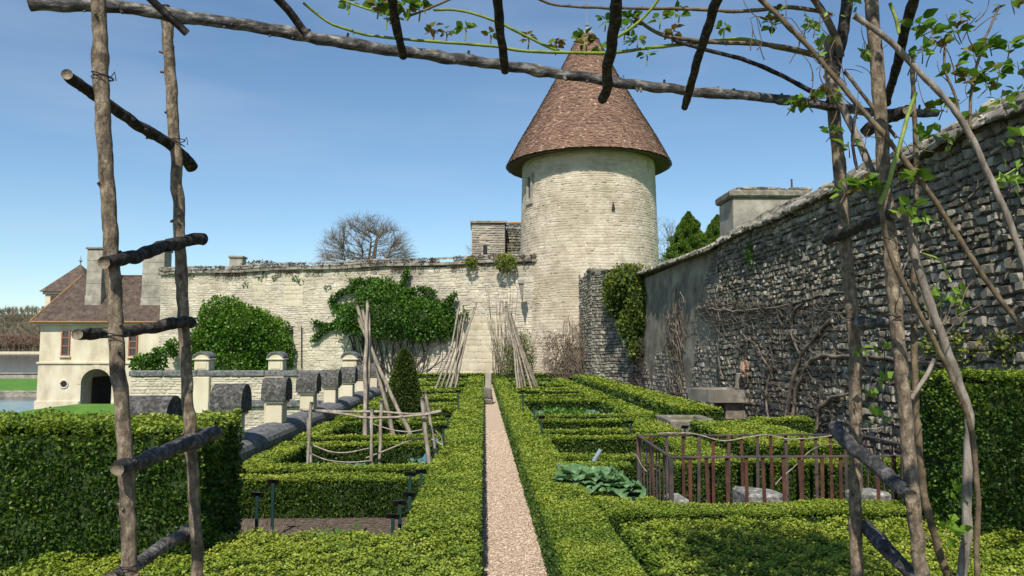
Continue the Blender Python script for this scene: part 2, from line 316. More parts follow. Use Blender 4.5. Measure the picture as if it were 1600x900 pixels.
def hedge_mesh(mb, rects, wild=0.0, cov=1.45, smin=.0125, young=.0, und=.026, sk=.0019):
    """rects: (x0,x1,y0,y1,z0,z1); body + leaves"""
    for ri, (x0, x1, y0, y1, z0, z1) in enumerate(rects):
        ins = .03 + .004 * (ri % 5)
        nx = max(1, int((x1 - x0) / .35)); ny = max(1, int((y1 - y0) / .35))
        gx = np.linspace(x0 + ins, x1 - ins, nx + 1); gy = np.linspace(y0 + ins, y1 - ins, ny + 1)
        X, Y = np.meshgrid(gx, gy, indexing='ij'); Z = z1 - ins + und * wave(X, Y, 1.6)
        i, j = np.meshgrid(np.arange(nx), np.arange(ny), indexing='ij'); q = (i * (ny + 1) + j).ravel()
        mb.np(np.stack([X, Y, Z], -1), np.stack([q, q + ny + 1, q + ny + 2, q + 1], -1), .2, 1)
        mb.box(x0 + ins, x1 - ins, y0 + ins, y1 - ins, z0, z1 - ins - und * 1.1, .1, 1)
        # leaf positions in chunks of distance
        nseg = max(1, int((y1 - y0) / 1.5)); e = np.linspace(y0, y1, nseg + 1)
        for a, b in zip(e[:-1], e[1:]):
            D = max(2.0, (a + b) / 2)
            s = max(smin, D * sk) * (1 + .25 * wild)
            den = cov * 1.35 / (s * s)
            faces = [('t', (x1 - x0) * (b - a)), ('l', (z1 - z0) * (b - a)), ('r', (z1 - z0) * (b - a))]
            if a == y0: faces.append(('f', (x1 - x0) * (z1 - z0)))
            if b == y1: faces.append(('k', (x1 - x0) * (z1 - z0)))
            for fc, ar in faces:
                dd = den * (.35 if fc == 'k' else (.8 if fc in 'lr' else 1))
                n = int(ar * dd)
                u_ = rng.random(n); v_ = rng.random(n)
                dep = rng.uniform(-.035, .012, n)
                if fc == 't':
                    x = x0 + u_ * (x1 - x0); y = a + v_ * (b - a); z = z1 + dep
                    nm = np.tile([0, 0, 1.], (n, 1))
                elif fc in 'lr':
                    y = a + u_ * (b - a); z = z0 + v_ * (z1 - z0); x = (x0 - dep) if fc == 'l' else (x1 + dep)
                    nm = np.tile([-1. if fc == 'l' else 1., 0, .35], (n, 1))
                else:
                    x = x0 + u_ * (x1 - x0); z = z0 + v_ * (z1 - z0); y = (y0 - dep) if fc == 'f' else (y1 + dep)
                    nm = np.tile([0, -1. if fc == 'f' else 1., .35], (n, 1))
                z = z + (und * wave(x, y, 1.6) + wild * .05 * wave(x, y, 7)) * np.clip((z - z0) / max(.05, z1 - z0), 0, 1)
                if wild: x = x + wild * .03 * wave(y, z, 6); y = y + wild * .03 * wave(x, z, 6, 2)
                # rounded shoulders
                ed = np.minimum(np.minimum(x - x0, x1 - x), np.minimum(y - y0, y1 - y)) if fc == 't' else (z1 - z)
                sh = np.clip(1 - ed / .06, 0, 1) ** 2 * .022
                if fc == 't': z = z - sh
                elif fc in 'lr': x = x + (sh if fc == 'l' else -sh)
                else: y = y + (sh if fc == 'f' else -sh)
                p = np.stack([x, y, z], -1)
                # drop points buried in a sister rect
                kp = np.ones(n, bool)
                for rj, q in enumerate(rects):
                    if rj != ri: kp &= ~((x > q[0] - .01) & (x < q[1] + .01) & (y > q[2] - .01) & (y < q[3] + .01) & (z < q[5] - .05))
                hole = wave(x * 1.3 + ri, y * 1.1 + z * 2.3, 3.1, 4) + .5 * wave(x - z, y + z, 9, 1)
                kp &= ~((hole > (.78 if fc == 't' else .42)) & (rng.random(n) < .6))
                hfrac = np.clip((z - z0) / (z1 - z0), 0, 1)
                if fc == 't': t = .72 + rng.normal(0, .11, n) + .10 * wave(x, y, 2.5, 3) + .06 * wave(x, y, 11)  # top leaves: young yellow-green growth, sunlit brightness also put into the tint
                else: t = .26 + rng.normal(0, .13, n) + .34 * np.clip((hfrac - .8) * 5, 0, 1) + .06 * wave(x + y, z, 5)  # side leaves: older and greener, hedge self-shadow also painted into the tint
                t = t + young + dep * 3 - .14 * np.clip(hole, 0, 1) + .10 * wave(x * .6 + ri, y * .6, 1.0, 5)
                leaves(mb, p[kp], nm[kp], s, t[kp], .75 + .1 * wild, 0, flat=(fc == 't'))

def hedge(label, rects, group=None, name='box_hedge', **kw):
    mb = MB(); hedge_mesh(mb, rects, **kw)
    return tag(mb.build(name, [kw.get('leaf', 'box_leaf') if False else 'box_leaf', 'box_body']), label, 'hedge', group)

def blob(mb, c, rad, n, size, t0=.45, ts=.16, mi=None, shell=.35, lump=.18, flat=None, aspect=.6, topb=.25, spread=.9):
    d = rng.normal(0, 1, (n, 3)); d /= np.linalg.norm(d, axis=1)[:, None]
    k = 1 - shell * rng.random(n) ** 1.5 + lump * wave(d[:, 0] * 3 + c[0], d[:, 1] * 3 + d[:, 2] * 4 + c[2], 1.3, c[1])
    p = d * np.array(rad) * k[:, None]
    p = p + np.array(tuple(c))
    t = t0 + rng.normal(0, ts, n) + topb * d[:, 2] * .5
    leaves(mb, p, d + np.array([0, 0, .3]), size, t, spread, mi, aspect)

# ------------------------------------------------------------------ masonry
def masonry(mb, U, H, course, slen, mapper, prot=.03, gap=.012, keepfn=None, wav=.02, topfn=None, jit=.012, tmean=.55, ts=.22, collect=None, v0=0.0, voff=0.0, tfn=None):
    """rows of pillow shaped stones, each its own geometry over a recessed bed; mapper(u,v,o)->xyz"""
    g = []
    v = v0
    while v < H:
        h = course * random.uniform(.65, 1.4); u = -random.random() * slen
        while u < U:
            l = slen * random.choice((.55, .8, 1, 1.25, 1.7)) * random.uniform(.85, 1.15) * (1 if h < course * 1.1 else 1.15)
            a, b = max(0, u), min(U, u + l)
            if b - a > .05:
                if (topfn is None or v + h * .6 < topfn((a + b) / 2)) and (keepfn is None or keepfn((a + b) / 2, v + h / 2)):
                    g.append((a + gap / 2, b - gap / 2, v + gap / 2, v + h - gap / 2))
            u += l
        v += h
    g = np.array(g); n = len(g)
    if n == 0: return None
    fr = np.array([0, .16, .84, 1.])
    UU = g[:, 0, None] + (g[:, 1] - g[:, 0])[:, None] * fr; VV = g[:, 2, None] + (g[:, 3] - g[:, 2])[:, None] * fr
    Ug = np.broadcast_to(UU[:, :, None], (n, 4, 4)).copy(); Vg = np.broadcast_to(VV[:, None, :], (n, 4, 4)).copy()
    O = np.zeros((n, 4, 4)); O[:, 1:3, 1:3] = prot * rng.uniform(.45, 1.25, (n, 1, 1)) + rng.normal(0, prot * .22, (n, 2, 2))
    O[:, 1:3, [0, 3]] = 0; O[:, [0, 3], :] = -.002
    Ug += rng.normal(0, jit, (n, 4, 4)) * .6; Vg += rng.normal(0, jit, (n, 4, 4)) * .5
    Ug[:, [0, 0, 3, 3], [0, 3, 0, 3]] += np.array([1, 1, -1, -1]) * jit * 1.2
    Vg[:, [0, 3, 0, 3], [0, 0, 3, 3]] += np.array([1, 1, -1, -1]) * jit * 1.0
    if voff: Vg += rng.normal(0, voff, (n, 1, 1)); Ug += rng.normal(0, voff * .6, (n, 1, 1))
    Vg += wav * wave(Ug * .5, Vg * .35, 1.0)
    T = np.clip(rng.normal(tmean, ts, n), 0, 1)
    if tfn is not None: T = np.clip(T + tfn((g[:, 0] + g[:, 1]) / 2, (g[:, 2] + g[:, 3]) / 2), 0, 1)
    q = np.array([[i * 4 + j, (i + 1) * 4 + j, (i + 1) * 4 + j + 1, i * 4 + j + 1] for i in range(3) for j in range(3)])
    if collect is None:
        XYZ = np.stack(mapper(Ug, Vg, O), -1).reshape(n, 16, 3)
        mb.np(XYZ, (np.arange(n)[:, None, None] * 16 + q[None]).reshape(-1, 4), np.repeat(T, 16))
    return dict(g=g, Ug=Ug, Vg=Vg, O=O, T=T, q=q)

# ------------------------------------------------------------------ setting: ground, water, lawn, path
mb = MB(); mb.box(-1500, 1500, -60, 3000, -6.2, -5.6); tag(mb.build('ground', 'hill'), 'lake bed and low ground below everything', kind='structure')
mb = MB(); mb.poly([(-1500, -60, -3.9), (-4, -60, -3.9), (-4, 1500, -3.9), (-1500, 1500, -3.9)], [(0, 1, 2, 3)])
tag(mb.build('water', 'water'), 'still blue lake and moat water left of the gatehouse', kind='structure')
def sheet(name, x0, x1, y0, y1, zf, nx, ny, m, label, depth=3.0):
    gx = np.linspace(x0, x1, nx + 1); gy = np.linspace(y0, y1, ny + 1)
    X, Y = np.meshgrid(gx, gy, indexing='ij'); Z = zf(X, Y)
    i, j = np.meshgrid(np.arange(nx), np.arange(ny), indexing='ij'); q = (i * (ny + 1) + j).ravel()
    b = MB(); b.np(np.stack([X, Y, Z], -1), np.stack([q, q + ny + 1, q + ny + 2, q + 1], -1))
    # skirt
    ring = [(i_, 0) for i_ in range(nx + 1)] + [(nx, j_) for j_ in range(1, ny + 1)] + [(i_, ny) for i_ in range(nx - 1, -1, -1)] + [(0, j_) for j_ in range(ny - 1, 0, -1)]
    tp = np.array([(gx[a], gy[c], Z[a, c]) for a, c in ring]); bt = tp.copy(); bt[:, 2] -= depth
    n = len(ring); k = np.arange(n); k2 = (k + 1) % n
    b.np(np.concatenate([tp, bt]), np.stack([k, k + n, k2 + n, k2], -1))
    return tag(b.build(name, m, smooth=False), label, kind='structure')
sheet('lawn', -36.2, -4.35, -8, 71, lambda x, y: -3.05 + .35 * np.clip((x + 30) / 20, 0, 1) + .08 * wave(x * .1, y * .1), 24, 40, 'grass', 'mown green lawn below the terrace wall')
sheet('courtyard_ground', -27, 160, 84, 740, lambda x, y: -2.0 + .0 * x, 6, 8, 'grass', 'ground beyond the curtain wall', 2.5)
sheet('garden_ground', -4.0, 7.2, -2, 46, lambda x, y: .0 * x - .006, 4, 8, 'soil', 'garden soil under the box hedges', 4)
sheet('outer_ground', 7.9, 160, -10, 71, lambda x, y: .0 * x - .3, 4, 4, 'grass', 'ground behind the right garden wall', 5)
sheet('inner_ground', -21, 7.9, 53.8, 71.2, lambda x, y: .0 * x - .5, 4, 4, 'grass', 'ground behind the curtain wall', 5)
def isle(x0, x1, y0, y1, z, lab):
    b = MB(); b.rbox(x0, x1, y0, y1, -5, z, .15, mi=0); return b
b = isle(-160, -48, 96, 137, -3.35, ''); tag(b.build('island', 'grass'), 'flat green island in the lake', kind='structure')
b = MB()
masonry(b, 112, .95, .3, 1.2, lambda u, v, o: (-160 + u, 95.9 - o, -4.3 + v), .06); b.box(-160.1, -47.9, 95.92, 96.3, -5, -3.33)
tag(b.build('quay_wall', 'ashlar_grey'), 'low dark stone quay wall edging the green island', 'wall')
b = MB(); b.rbox(-260, -62, 150, 151, -5, -3.0, .05); b.rbox(-260, -62, 149.8, 151.2, -2.99, -2.8, .03)
tag(b.build('causeway_wall', 'ashlar_grey'), 'long pale causeway wall crossing the lake behind the island', 'wall')
b = MB(); b.rbox(-82.5, -79.7, 148, 149.7, -3.9, -2.5, .1); b.tube([(-82.5, 148.6, -2.4), (-79.7, 148.6, -2.4)], .25, 8)
tag(b.build('sluice_gate', 'dark_metal'), 'small black sluice gate in the causeway wall', 'sluice')

# far hill with woods
b = MB()
xs = np.linspace(-900, 700, 60); ys = np.linspace(760, 1500, 12)
X, Y = np.meshgrid(xs, ys, indexing='ij'); Z = -3 + 52 * np.clip((Y - 800) / 300, 0, 1) * (0.85 + .15 * np.sin(X / 130)) * np.clip(1.0 - (X + 350) / 900, .15, 1)
i, j = np.meshgrid(np.arange(59), np.arange(11), indexing='ij'); q = (i * 12 + j).ravel()
b.np(np.stack([X, Y, Z], -1), np.stack([q, q + 12, q + 13, q + 1], -1))
tag(b.build('hill', 'hill', smooth=True), 'low wooded hill beyond the lake', kind='structure')
b = MB(); b.box(-900, -300, 752, 758, -5, -1.8); tag(b.build('far_bank_wall', 'ashlar'), 'pale retaining wall along the far shore of the lake', 'wall')
def twigwood(mb, cx, cy, cz, h, wd, n, tint, wid):
    t = rng.random(n); ang = rng.random(n) * 2 * math.pi
    base = np.stack([np.full(n, cx), np.full(n, cy), cz + h * (.25 + .5 * t)], -1)
    rr = wd * (1 - .6 * np.abs(t - .4)) * rng.uniform(.3, 1, n)
    tip = base + np.stack([np.cos(ang) * rr, np.sin(ang) * rr, h * .3 * rng.uniform(.4, 1, n)], -1)
    side = np.array([1., 0, 0]) * wid * rng.uniform(.4, 1, (n, 1))
    V = np.stack([base - side, base + side, tip + side * .3, tip - side * .3], 1)
    mb.np(V, np.arange(n)[:, None] * 4 + np.arange(4), np.repeat(np.clip(tint + rng.normal(0, .2, n), 0, 1), 4))
b = MB()
for k in range(1500):
    y = 770 + 380 * random.random() ** 1.2; x = random.uniform(-.72, -.45) * y - 8
    z = -3 + 52 * min(1, max(0, (y - 800) / 300)) * (0.85 + .15 * math.sin(x / 130)) * min(1, max(.15, 1.0 - (x + 350) / 900))
    h = random.uniform(9, 15); b.tube([(x, y, z), (x, y, z + h * .7)], [.3, .15], 3, cap=False, tint=.7)
    twigwood(b, x, y, z, h, 4.5, 34, random.random(), .32)
tag(b.build('far_wood', 'far_twig'), 'leafless brown woods covering the hill beyond the lake', kind='stuff')
b = MB()
for k in range(46):
    for rw in range(2):
        x = -560 + k * 5.2; y = 757 + rw * 8
        b.tube([(x, y, -3), (x, y, 6)], [.35, .3], 4, cap=False, tint=.2)
        n = 170; p = np.stack([x + rng.uniform(-2.9, 2.9, n), y + rng.uniform(-2.5, 2.5, n), rng.uniform(5.0, 13.5, n)], -1)
        sd_ = np.array([.4, 0, 0]) * rng.uniform(.4, 1, (n, 1)); dv = rng.normal(0, 1, (n, 3)) * .8 + np.array([0, 0, 1.3])
        b.np(np.stack([p - sd_, p + sd_, p + dv + sd_ * .3, p + dv - sd_ * .3], 1), np.arange(n)[:, None] * 4 + np.arange(4), np.repeat(rng.random(n), 4))
tag(b.build('lime_avenue', 'red_twig'), 'clipped reddish leafless limes in a long line on the far shore', kind='stuff')

# gravel path
PX0, PX1 = -.03, .60
b = MB(); gx = np.linspace(PX0 - .1, PX1 + .1, 4); gy = np.linspace(.5, 43, 60)
X, Y = np.meshgrid(gx, gy, indexing='ij'); Z = .006 + .004 * wave(X, Y, 3)
i, j = np.meshgrid(np.arange(3), np.arange(59), indexing='ij'); q = (i * 60 + j).ravel()
b.np(np.stack([X, Y, Z], -1), np.stack([q, q + 60, q + 61, q + 1], -1)); b.build('path', 'gravel')
tag(bpy.data.objects['path'], 'narrow pinkish gravel path between the box hedges', kind='structure')
b = MB(); n = 26000
y = 3.5 + 15 * rng.random(n) ** 1.7; x = rng.uniform(PX0, PX1, n); s = rng.uniform(.004, .009, n) * (1 + .04 * y)
oc = np.array([[1, 0, 0], [0, 1, 0], [-1, 0, 0], [0, -1, 0], [0, 0, .7]], float)
V = np.stack([x, y, .010 + 0 * x], -1)[:, None] + oc[None] * s[:, None, None] * rng.uniform(.7, 1.3, (n, 5, 1))
fq = np.array([[0, 1, 4], [1, 2, 4], [2, 3, 4], [3, 0, 4]])
b.np(V, (np.arange(n)[:, None, None] * 5 + fq[None]).reshape(-1, 3), np.repeat(rng.random(n), 5))
tag(b.build('path_gravel', 'pebble'), 'loose pink and grey gravel lying on the path', kind='stuff')

b = MB(); n = 900; y = 3.5 + 22 * rng.random(n) ** 1.5; sd__ = rng.random(n) < .5; e_ = rng.gamma(1.2, .035, n)
p = np.stack([np.where(sd__, PX0 + .01 + e_, PX1 - .03 - e_), y, np.full(n, .022)], -1)
leaves(b, p, rng.normal(0, 1, (n, 3)) * np.array([1, 1, .15]), .011, rng.random(n), .4, 0, .5)
tag(b.build('leaf_litter', 'dry_leaf'), 'dry box leaves blown along both edges of the path', kind='stuff')
# ------------------------------------------------------------------ TOWER
TC = (P(920, 400, 47).x, 47.0)
t = empty('round_tower', 'round cream stone tower with tall conical brown tile roof at the end of the garden', 'tower', (TC[0], TC[1], 0))
ZE = P(918, 262, 47).z
def tr(z): return 4.42 - .33 * np.clip(z, 0, 14) / 13.2
b = MB(); b.lathe([(tr(0) - .0, -3), (tr(0), 0), (tr(13), 13), (tr(13) - .02, ZE + .3)], (TC[0], TC[1], 0), 96)
part(b, 'wall_core', 'mortar', t, True)
b = MB()
def tmap(u, v, o):
    a = -math.pi * 1.02 + u / 4.2; r = tr(v) + o
    return TC[0] + r * np.cos(a), TC[1] + r * np.sin(a), v
def thole(u, v):
    a = -math.pi * 1.02 + u / 4.2; ca = math.cos(a); 
    if 10.6 < v < 12.2 and abs(a + 2.70) < .12: return False
    return True
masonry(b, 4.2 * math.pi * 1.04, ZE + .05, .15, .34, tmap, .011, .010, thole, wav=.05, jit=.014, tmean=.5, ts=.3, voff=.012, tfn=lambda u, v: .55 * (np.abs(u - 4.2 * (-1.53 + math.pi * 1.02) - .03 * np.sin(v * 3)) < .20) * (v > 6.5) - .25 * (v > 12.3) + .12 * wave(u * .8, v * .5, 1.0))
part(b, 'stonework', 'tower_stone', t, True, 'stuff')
# window slit on the left flank: jambs, lintel and dark opening
a = -2.70
mt = Matrix.Translation((TC[0] + tr(11.4) * math.cos(a), TC[1] + tr(11.4) * math.sin(a), 11.4)) @ Matrix.Rotation(a + math.pi / 2, 4, 'Z')
b = MB(); b.box(-.24, .24, -.01, .3, -.72, .72, mt=mt); wn = part(b, 'window', 'glass', t)
b = MB()
for s_ in (-1, 1): b.rbox(.25 * s_ - .09, .25 * s_ + .09, -.10, .2, -.75, .75, .02, mt=mt)
b.rbox(-.42, .42, -.12, .2, .76, .98, .02, mt=mt); b.rbox(-.40, .40, -.12, .2, -.92, -.76, .02, mt=mt)
f = part(b, 'window_frame', 'ashlar_grey', t)
# small light on the front and a stone spout
fr = P(958, 322, 42.9)
b = MB(); b.poly([(fr.x - .1, fr.y - .12, fr.z - .22), (fr.x + .1, fr.y - .12, fr.z - .22), (fr.x, fr.y - .12, fr.z + .25), (fr.x - .1, fr.y + .2, fr.z - .22), (fr.x + .1, fr.y + .2, fr.z - .22), (fr.x, fr.y + .2, fr.z + .25)], [(0, 1, 2), (5, 4, 3), (0, 3, 4, 1), (1, 4, 5, 2), (2, 5, 3, 0)])
part(b, 'arrow_slit', 'dark_metal', t)
# conical roof: tiles laid in rings
prof_px = [(5.10, 262), (4.78, 247), (4.25, 222), (3.13, 175), (1.92, 122), (.72, 64), (.42, 54)]
prof = [(r, P(918, v, 47).z) for r, v in prof_px]
pr = np.array(prof)
b = MB(); b.lathe([(pr[0][0] - .12, pr[0][1] - .02)] + [(r - .05, z) for r, z in prof[1:]], (TC[0], TC[1], 0), 96)
b.lathe([(tr(13) - .3, ZE + .12), (pr[0][0] - .10, pr[0][1] - .05)], (TC[0], TC[1], 0), 96)
part(b, 'roof_deck', 'brown_roof', t, True)
b = MB(); seg = np.cumsum(np.r_[0, np.hypot(np.diff(pr[:, 0]), np.diff(pr[:, 1]))]); tot = seg[-1]
row = .115; sdist = 0; Vs = []; Ts = []
k = 0
while sdist < tot:
    r = np.interp(sdist, seg, pr[:, 0]); z = np.interp(sdist, seg, pr[:, 1])
    r2 = np.interp(min(tot, sdist + row * 1.25), seg, pr[:, 0]); z2 = np.interp(min(tot, sdist + row * 1.25), seg, pr[:, 1])
    n = max(12, int(2 * math.pi * r / .155)); a = (np.arange(n) + .5 * (k % 2)) * 2 * math.pi / n; da = math.pi / n * .95
    lift = .035 * rng.uniform(.6, 1.4, n); sag = rng.normal(0, .012, n)
    for sgn1, rr, zz, ad, lf in ((-1, r, z, 1, 1), (1, r, z, 1, 1), (1, r2, z2, 1, 0), (-1, r2, z2, 1, 0), (-1, r, z, 1, .0), (1, r, z, 1, .0)):
        aa = a + sgn1 * da; rad = rr + (lift if lf else (.0 if rr is r2 else -.01)); zq = zz + (sag if rr is r else 0) + (0 if lf else 0)
        Vs.append(np.stack([TC[0] + rad * np.cos(aa), TC[1] + rad * np.sin(aa), zq + np.zeros(n) + (lift * .3 if lf else 0)], -1))
    V = np.stack(Vs, 1); Vs = []
    fq = np.array([[0, 1, 2, 3], [4, 5, 1, 0]])
    tt = np.clip(rng.normal(.40, .17, n) + (rng.random(n) < .045) * .45 + .05 * math.sin(k * 1.7), 0, 1)
    b.np(V, (np.arange(n)[:, None, None] * 6 + fq[None]).reshape(-1, 4), np.repeat(tt, 6))
    sdist += row; k += 1
part(b, 'roof_tile', 'tile', t, False, 'stuff')
zt = P(912, 42, 47).z
b = MB(); b.lathe([(.50, pr[-1][1] - .1), (.40, pr[-1][1] + .15), (.12, zt - .2), (.07, zt)], (TC[0], TC[1], 0), 24); part(b, 'lead_cap', 'lead', t, True)
b = MB(); b.tube([(TC[0], TC[1], zt - .1), (TC[0], TC[1], zt + 1.6)], [.035, .02], 6); b.lathe([(.0, zt), (.12, zt + .08), (.12, zt + .16), (0, zt + .26)], (TC[0], TC[1], 0), 12)
part(b, 'finial', 'lead', t)
# downpipe head beside the tower
g_ = P(814, 441, 43.6)
q = empty('rainwater_head', 'grey box rainwater head on the wall where it meets the tower', 'gutter', tuple(g_))
b = MB(); b.rbox(g_.x - .16, g_.x + .2, g_.y - .2, g_.y + .25, g_.z - .1, g_.z + .14, .02); part(b, 'box_head', 'ashlar_grey', q)
b = MB(); b.poly([(g_.x - .12, g_.y - .14, g_.z - .11), (g_.x + .15, g_.y - .14, g_.z - .11), (g_.x + .15, g_.y + .2, g_.z - .11), (g_.x - .12, g_.y + .2, g_.z - .11), (g_.x + .05, g_.y + .12, g_.z - 1.1), (g_.x + .12, g_.y + .2, g_.z - 1.1)],
    [(0, 1, 2, 3), (0, 4, 1), (1, 4, 5, 2), (2, 5, 3), (3, 5, 4, 0)]); part(b, 'corbel', 'ashlar_grey', q)

# ------------------------------------------------------------------ CURTAIN WALL
A = Vector((P(252, 430, 52).x, 52, 0)); B = Vector((3.2, 44.6, 0)); dW = (B - A); LW = dW.length; dW.normalize(); nW = Vector((dW.y, -dW.x, 0))
ztop = lambda u: 6.85 + .18 * u / LW + .03 * math.sin(u * .9)
t = empty('curtain_wall', 'long high cream rubble wall with mossy coping left of the tower', 'wall', tuple(A))
def wmap(u, v, o): return A.x + dW.x * u + nW.x * o, A.y + dW.y * u + nW.y * o, v
b = MB(); mt = Matrix.Translation(A) @ Matrix.Rotation(math.atan2(dW.y, dW.x), 4, 'Z'); b.box(0, LW + 2, 0, 1.3, -4, 6.8, mt=mt)
part(b, 'wall_core', 'mortar', t)
b = MB()
masonry(b, LW, 6.9, .15, .38, wmap, .026, .013, lambda u, v: wave(np.array(u * .45), np.array(v * .6), 1.0, 2) > -.62 or random.random() < .35, wav=.06, topfn=ztop, v0=-3.2, tmean=.6, ts=.28, voff=.012, tfn=lambda u, v: .18 * wave(u * .5, v * .5, 1.0, 3) - .25 * (v > 6.2))
part(b, 'stonework', 'wall_stone', t, False, 'stuff')
# dressed stone patches
b = MB()
for (u0, u1, v0, v1) in ((13.6, 15.2, .3, 4.2), (20.5, 23.8, .3, 3.6), (6.9, 7.9, 5.0, 6.3), (9.2, 10.6, 4.6, 6.2)):
    masonry(b, u1 - u0, v1 - v0, .34, .62, lambda u, v, o: wmap(u + u0, v + v0, o + .03), .014, .008, wav=0, tmean=.75, ts=.12)
part(b, 'dressed_stone', 'cream', t, True, 'stuff')
# coping: string of slabs
u = -.2; k = 0
while u < LW + 1.2:
    l = random.uniform(.7, 1.3); zz = ztop(u)
    b = MB(); b.rbox(u, u + l - .012, -.22 + random.uniform(-.02, .02), 1.45, zz - .02, zz + .14, .02, .01, tint=random.random(), mt=mt)
    part(b, 'coping_slab', 'far_coping', t); u += l
b = MB()
masonry(b, LW + 1, .34, .15, .42, lambda u, v, o: (A.x + dW.x * u + nW.x * (o + .12 - .5 * v), A.y + dW.y * u + nW.y * (o + .12 - .5 * v), v + 7.0 + .18 * u / LW + .03 * np.sin(u * .9)), .07, .02, keepfn=lambda u, v: random.random() < .9)
mt2 = mt; b.box(0, LW, .0, 1.3, 6.99, 7.15, mt=mt)
part(b, 'ridge_rubble', 'far_coping', t, True, 'stuff')
b = MB()
for k in range(160):
    u = random.uniform(0, LW); c = Vector(wmap(u, ztop(u) + random.choice((.15, .35, -.15)), .15)); blob(b, c, (.18, .12, .10), 40, .05, .25, mi=0)
part(b, 'moss_tuft', 'dry_leaf', t, False, 'stuff')
# wooden batten frame fixed on the wall
t2 = empty('wire_frame', 'thin tall rectangular wire frame fixed to the wall beside the round green bush', 'frame', wmap(11, 0, 0))
for (u0, v0, u1, v1) in ((456, 510, 456, 576), (471, 510, 471, 576), (450, 510, 472, 510)):
    b = MB()
    Dd = 52 - (u0 - 252) / 555 * 7.4 - .25
    b.tube([P(u0, v0, Dd), P(u1, v1, Dd)], .03, 4); part(b, 'wire', 'iron', t2)

# ruined building behind the wall
t = empty('ruined_gable', 'grey ruined stone building end with a broken opening behind the wall left of the tower', 'building', tuple(P(770, 400, 52)))
a0 = P(737, 347, 52); a1 = P(789, 347, 52)
b = MB(); b.box(a0.x, a1.x, 52, 55, 2, a0.z - .1); part(b, 'wall_core', 'mortar', t)
b = MB(); masonry(b, a1.x - a0.x, a0.z - 4.5, .15, .4, lambda u, v, o: (a0.x + u, 51.99 - o, 4.5 + v), .035, .014, lambda u, v: not (.75 < u < 1.05 and v > 2.2))
part(b, 'stonework', 'ashlar_grey', t, True, 'stuff')
b = MB(); b.rbox(a0.x - .1, a1.x + .1, 51.85, 55.1, a0.z - .1, a0.z + .08, .03, .02); part(b, 'coping', 'far_coping', t)
a2 = P(812, 347, 52)
b = MB(); b.box(a1.x + .01, a2.x + 1, 53, 55, 2, a0.z - .35); masonry(b, a2.x + 1 - a1.x, a0.z - 4.5, .18, .3, lambda u, v, o: (a1.x + .02 + u, 52.99 - o, 4.5 + v), .09, .02, tmean=.4)
part(b, 'rough_return', 'slate_stone', t, True)
b = MB(); o1 = P(757, 390, 52); b.box(o1.x - .1, o1.x + .18, 51.9, 52.3, o1.z - .3, o1.z + .3); part(b, 'opening', 'dark_metal', t)
b = MB(); o1 = P(796, 346, 52); b.tube([(a1.x + .1, 53, o1.z + .02), (a2.x + .9, 53, o1.z + .02)], .12, 6); part(b, 'ridge_tile', 'orange_lichen', t)

# small chimney on far roof
c0 = P(357, 403, 62); c1 = P(380, 418, 62)
t = empty('small_chimney', 'short square stone chimney showing above the left part of the curtain wall', 'chimney', tuple(c1))
b = MB(); b.rbox(c0.x + .08, c1.x - .08, 62, 63, 5, c0.z, .03); part(b, 'stack', 'ashlar_grey', t)
b = MB(); b.rbox(c0.x, c1.x, 61.9, 63.1, c0.z + .003, c0.z + .18, .03); part(b, 'cap', 'ashlar_grey', t)

# ------------------------------------------------------------------ GATEHOUSE
GD = 74.0
def gx_(u): return P(u, 560, GD).x
def gz_(v): return P(150, v, GD).z
X0, X1 = gx_(60), gx_(268)
t = empty('gatehouse', 'cream stone gatehouse with steep brown roof and arched passage beside the lake', 'house', (X0, GD, -4))
za, zs, zstr, zev = gz_(643), gz_(600), gz_(567), gz_(508)
ax0, ax1 = gx_(128), gx_(176); axc = (ax0 + ax1) / 2; ar = (ax1 - ax0) / 2
b = MB(); n = 20
ths = [math.pi - math.pi * i / n for i in range(n + 1)]
arc = [(axc + ar * math.cos(a), zs + ar * math.sin(a)) for a in ths]
Y0, Y1 = GD, GD + 9
def wallpoly(y):
    return
b.box(X0, ax0, Y0, Y1, -5.5, zs); b.box(ax1, X1, Y0, Y1, -5.5, zs)
b.box(X0, ax0, Y0 + .0, Y1, zs, zstr); b.box(ax1, X1, Y0, Y1, zs, zstr)
for i in range(n):
    (xa, z_a), (xb, z_b) = arc[i], arc[i + 1]
    b.poly([(xa, Y0, z_a), (xb, Y0, z_b), (xb, Y0, zstr), (xa, Y0, zstr), (xa, Y1, z_a), (xb, Y1, z_b), (xb, Y1, zstr), (xa, Y1, zstr)],
           [(0, 1, 2, 3), (5, 4, 7, 6), (4, 5, 1, 0)])
b.box(X0 + .04, X1, Y0 + .05, Y1 - .05, zstr + .001, zev)
part(b, 'wall', 'ashlar', t)
b = MB(); b.rbox(X0 - .12, X1, Y0 - .14, Y1 + .1, zstr - .10, zstr + .10, .03); part(b, 'string_course', 'ashlar', t)
b = MB(); b.rbox(X0 - .15, ax0 - .05, Y0 - .16, Y1 + .1, -5.5, gz_(626), .05); b.rbox(ax1 + .05, X1, Y0 - .16, Y1 + .1, -5.5, gz_(626), .05); part(b, 'plinth', 'ashlar', t)
b = MB(); b.rbox(X0 - .25, X1, Y0 - .25, Y1 + .2, zev + .002, zev + .26, .06); part(b, 'cornice', 'ashlar', t)
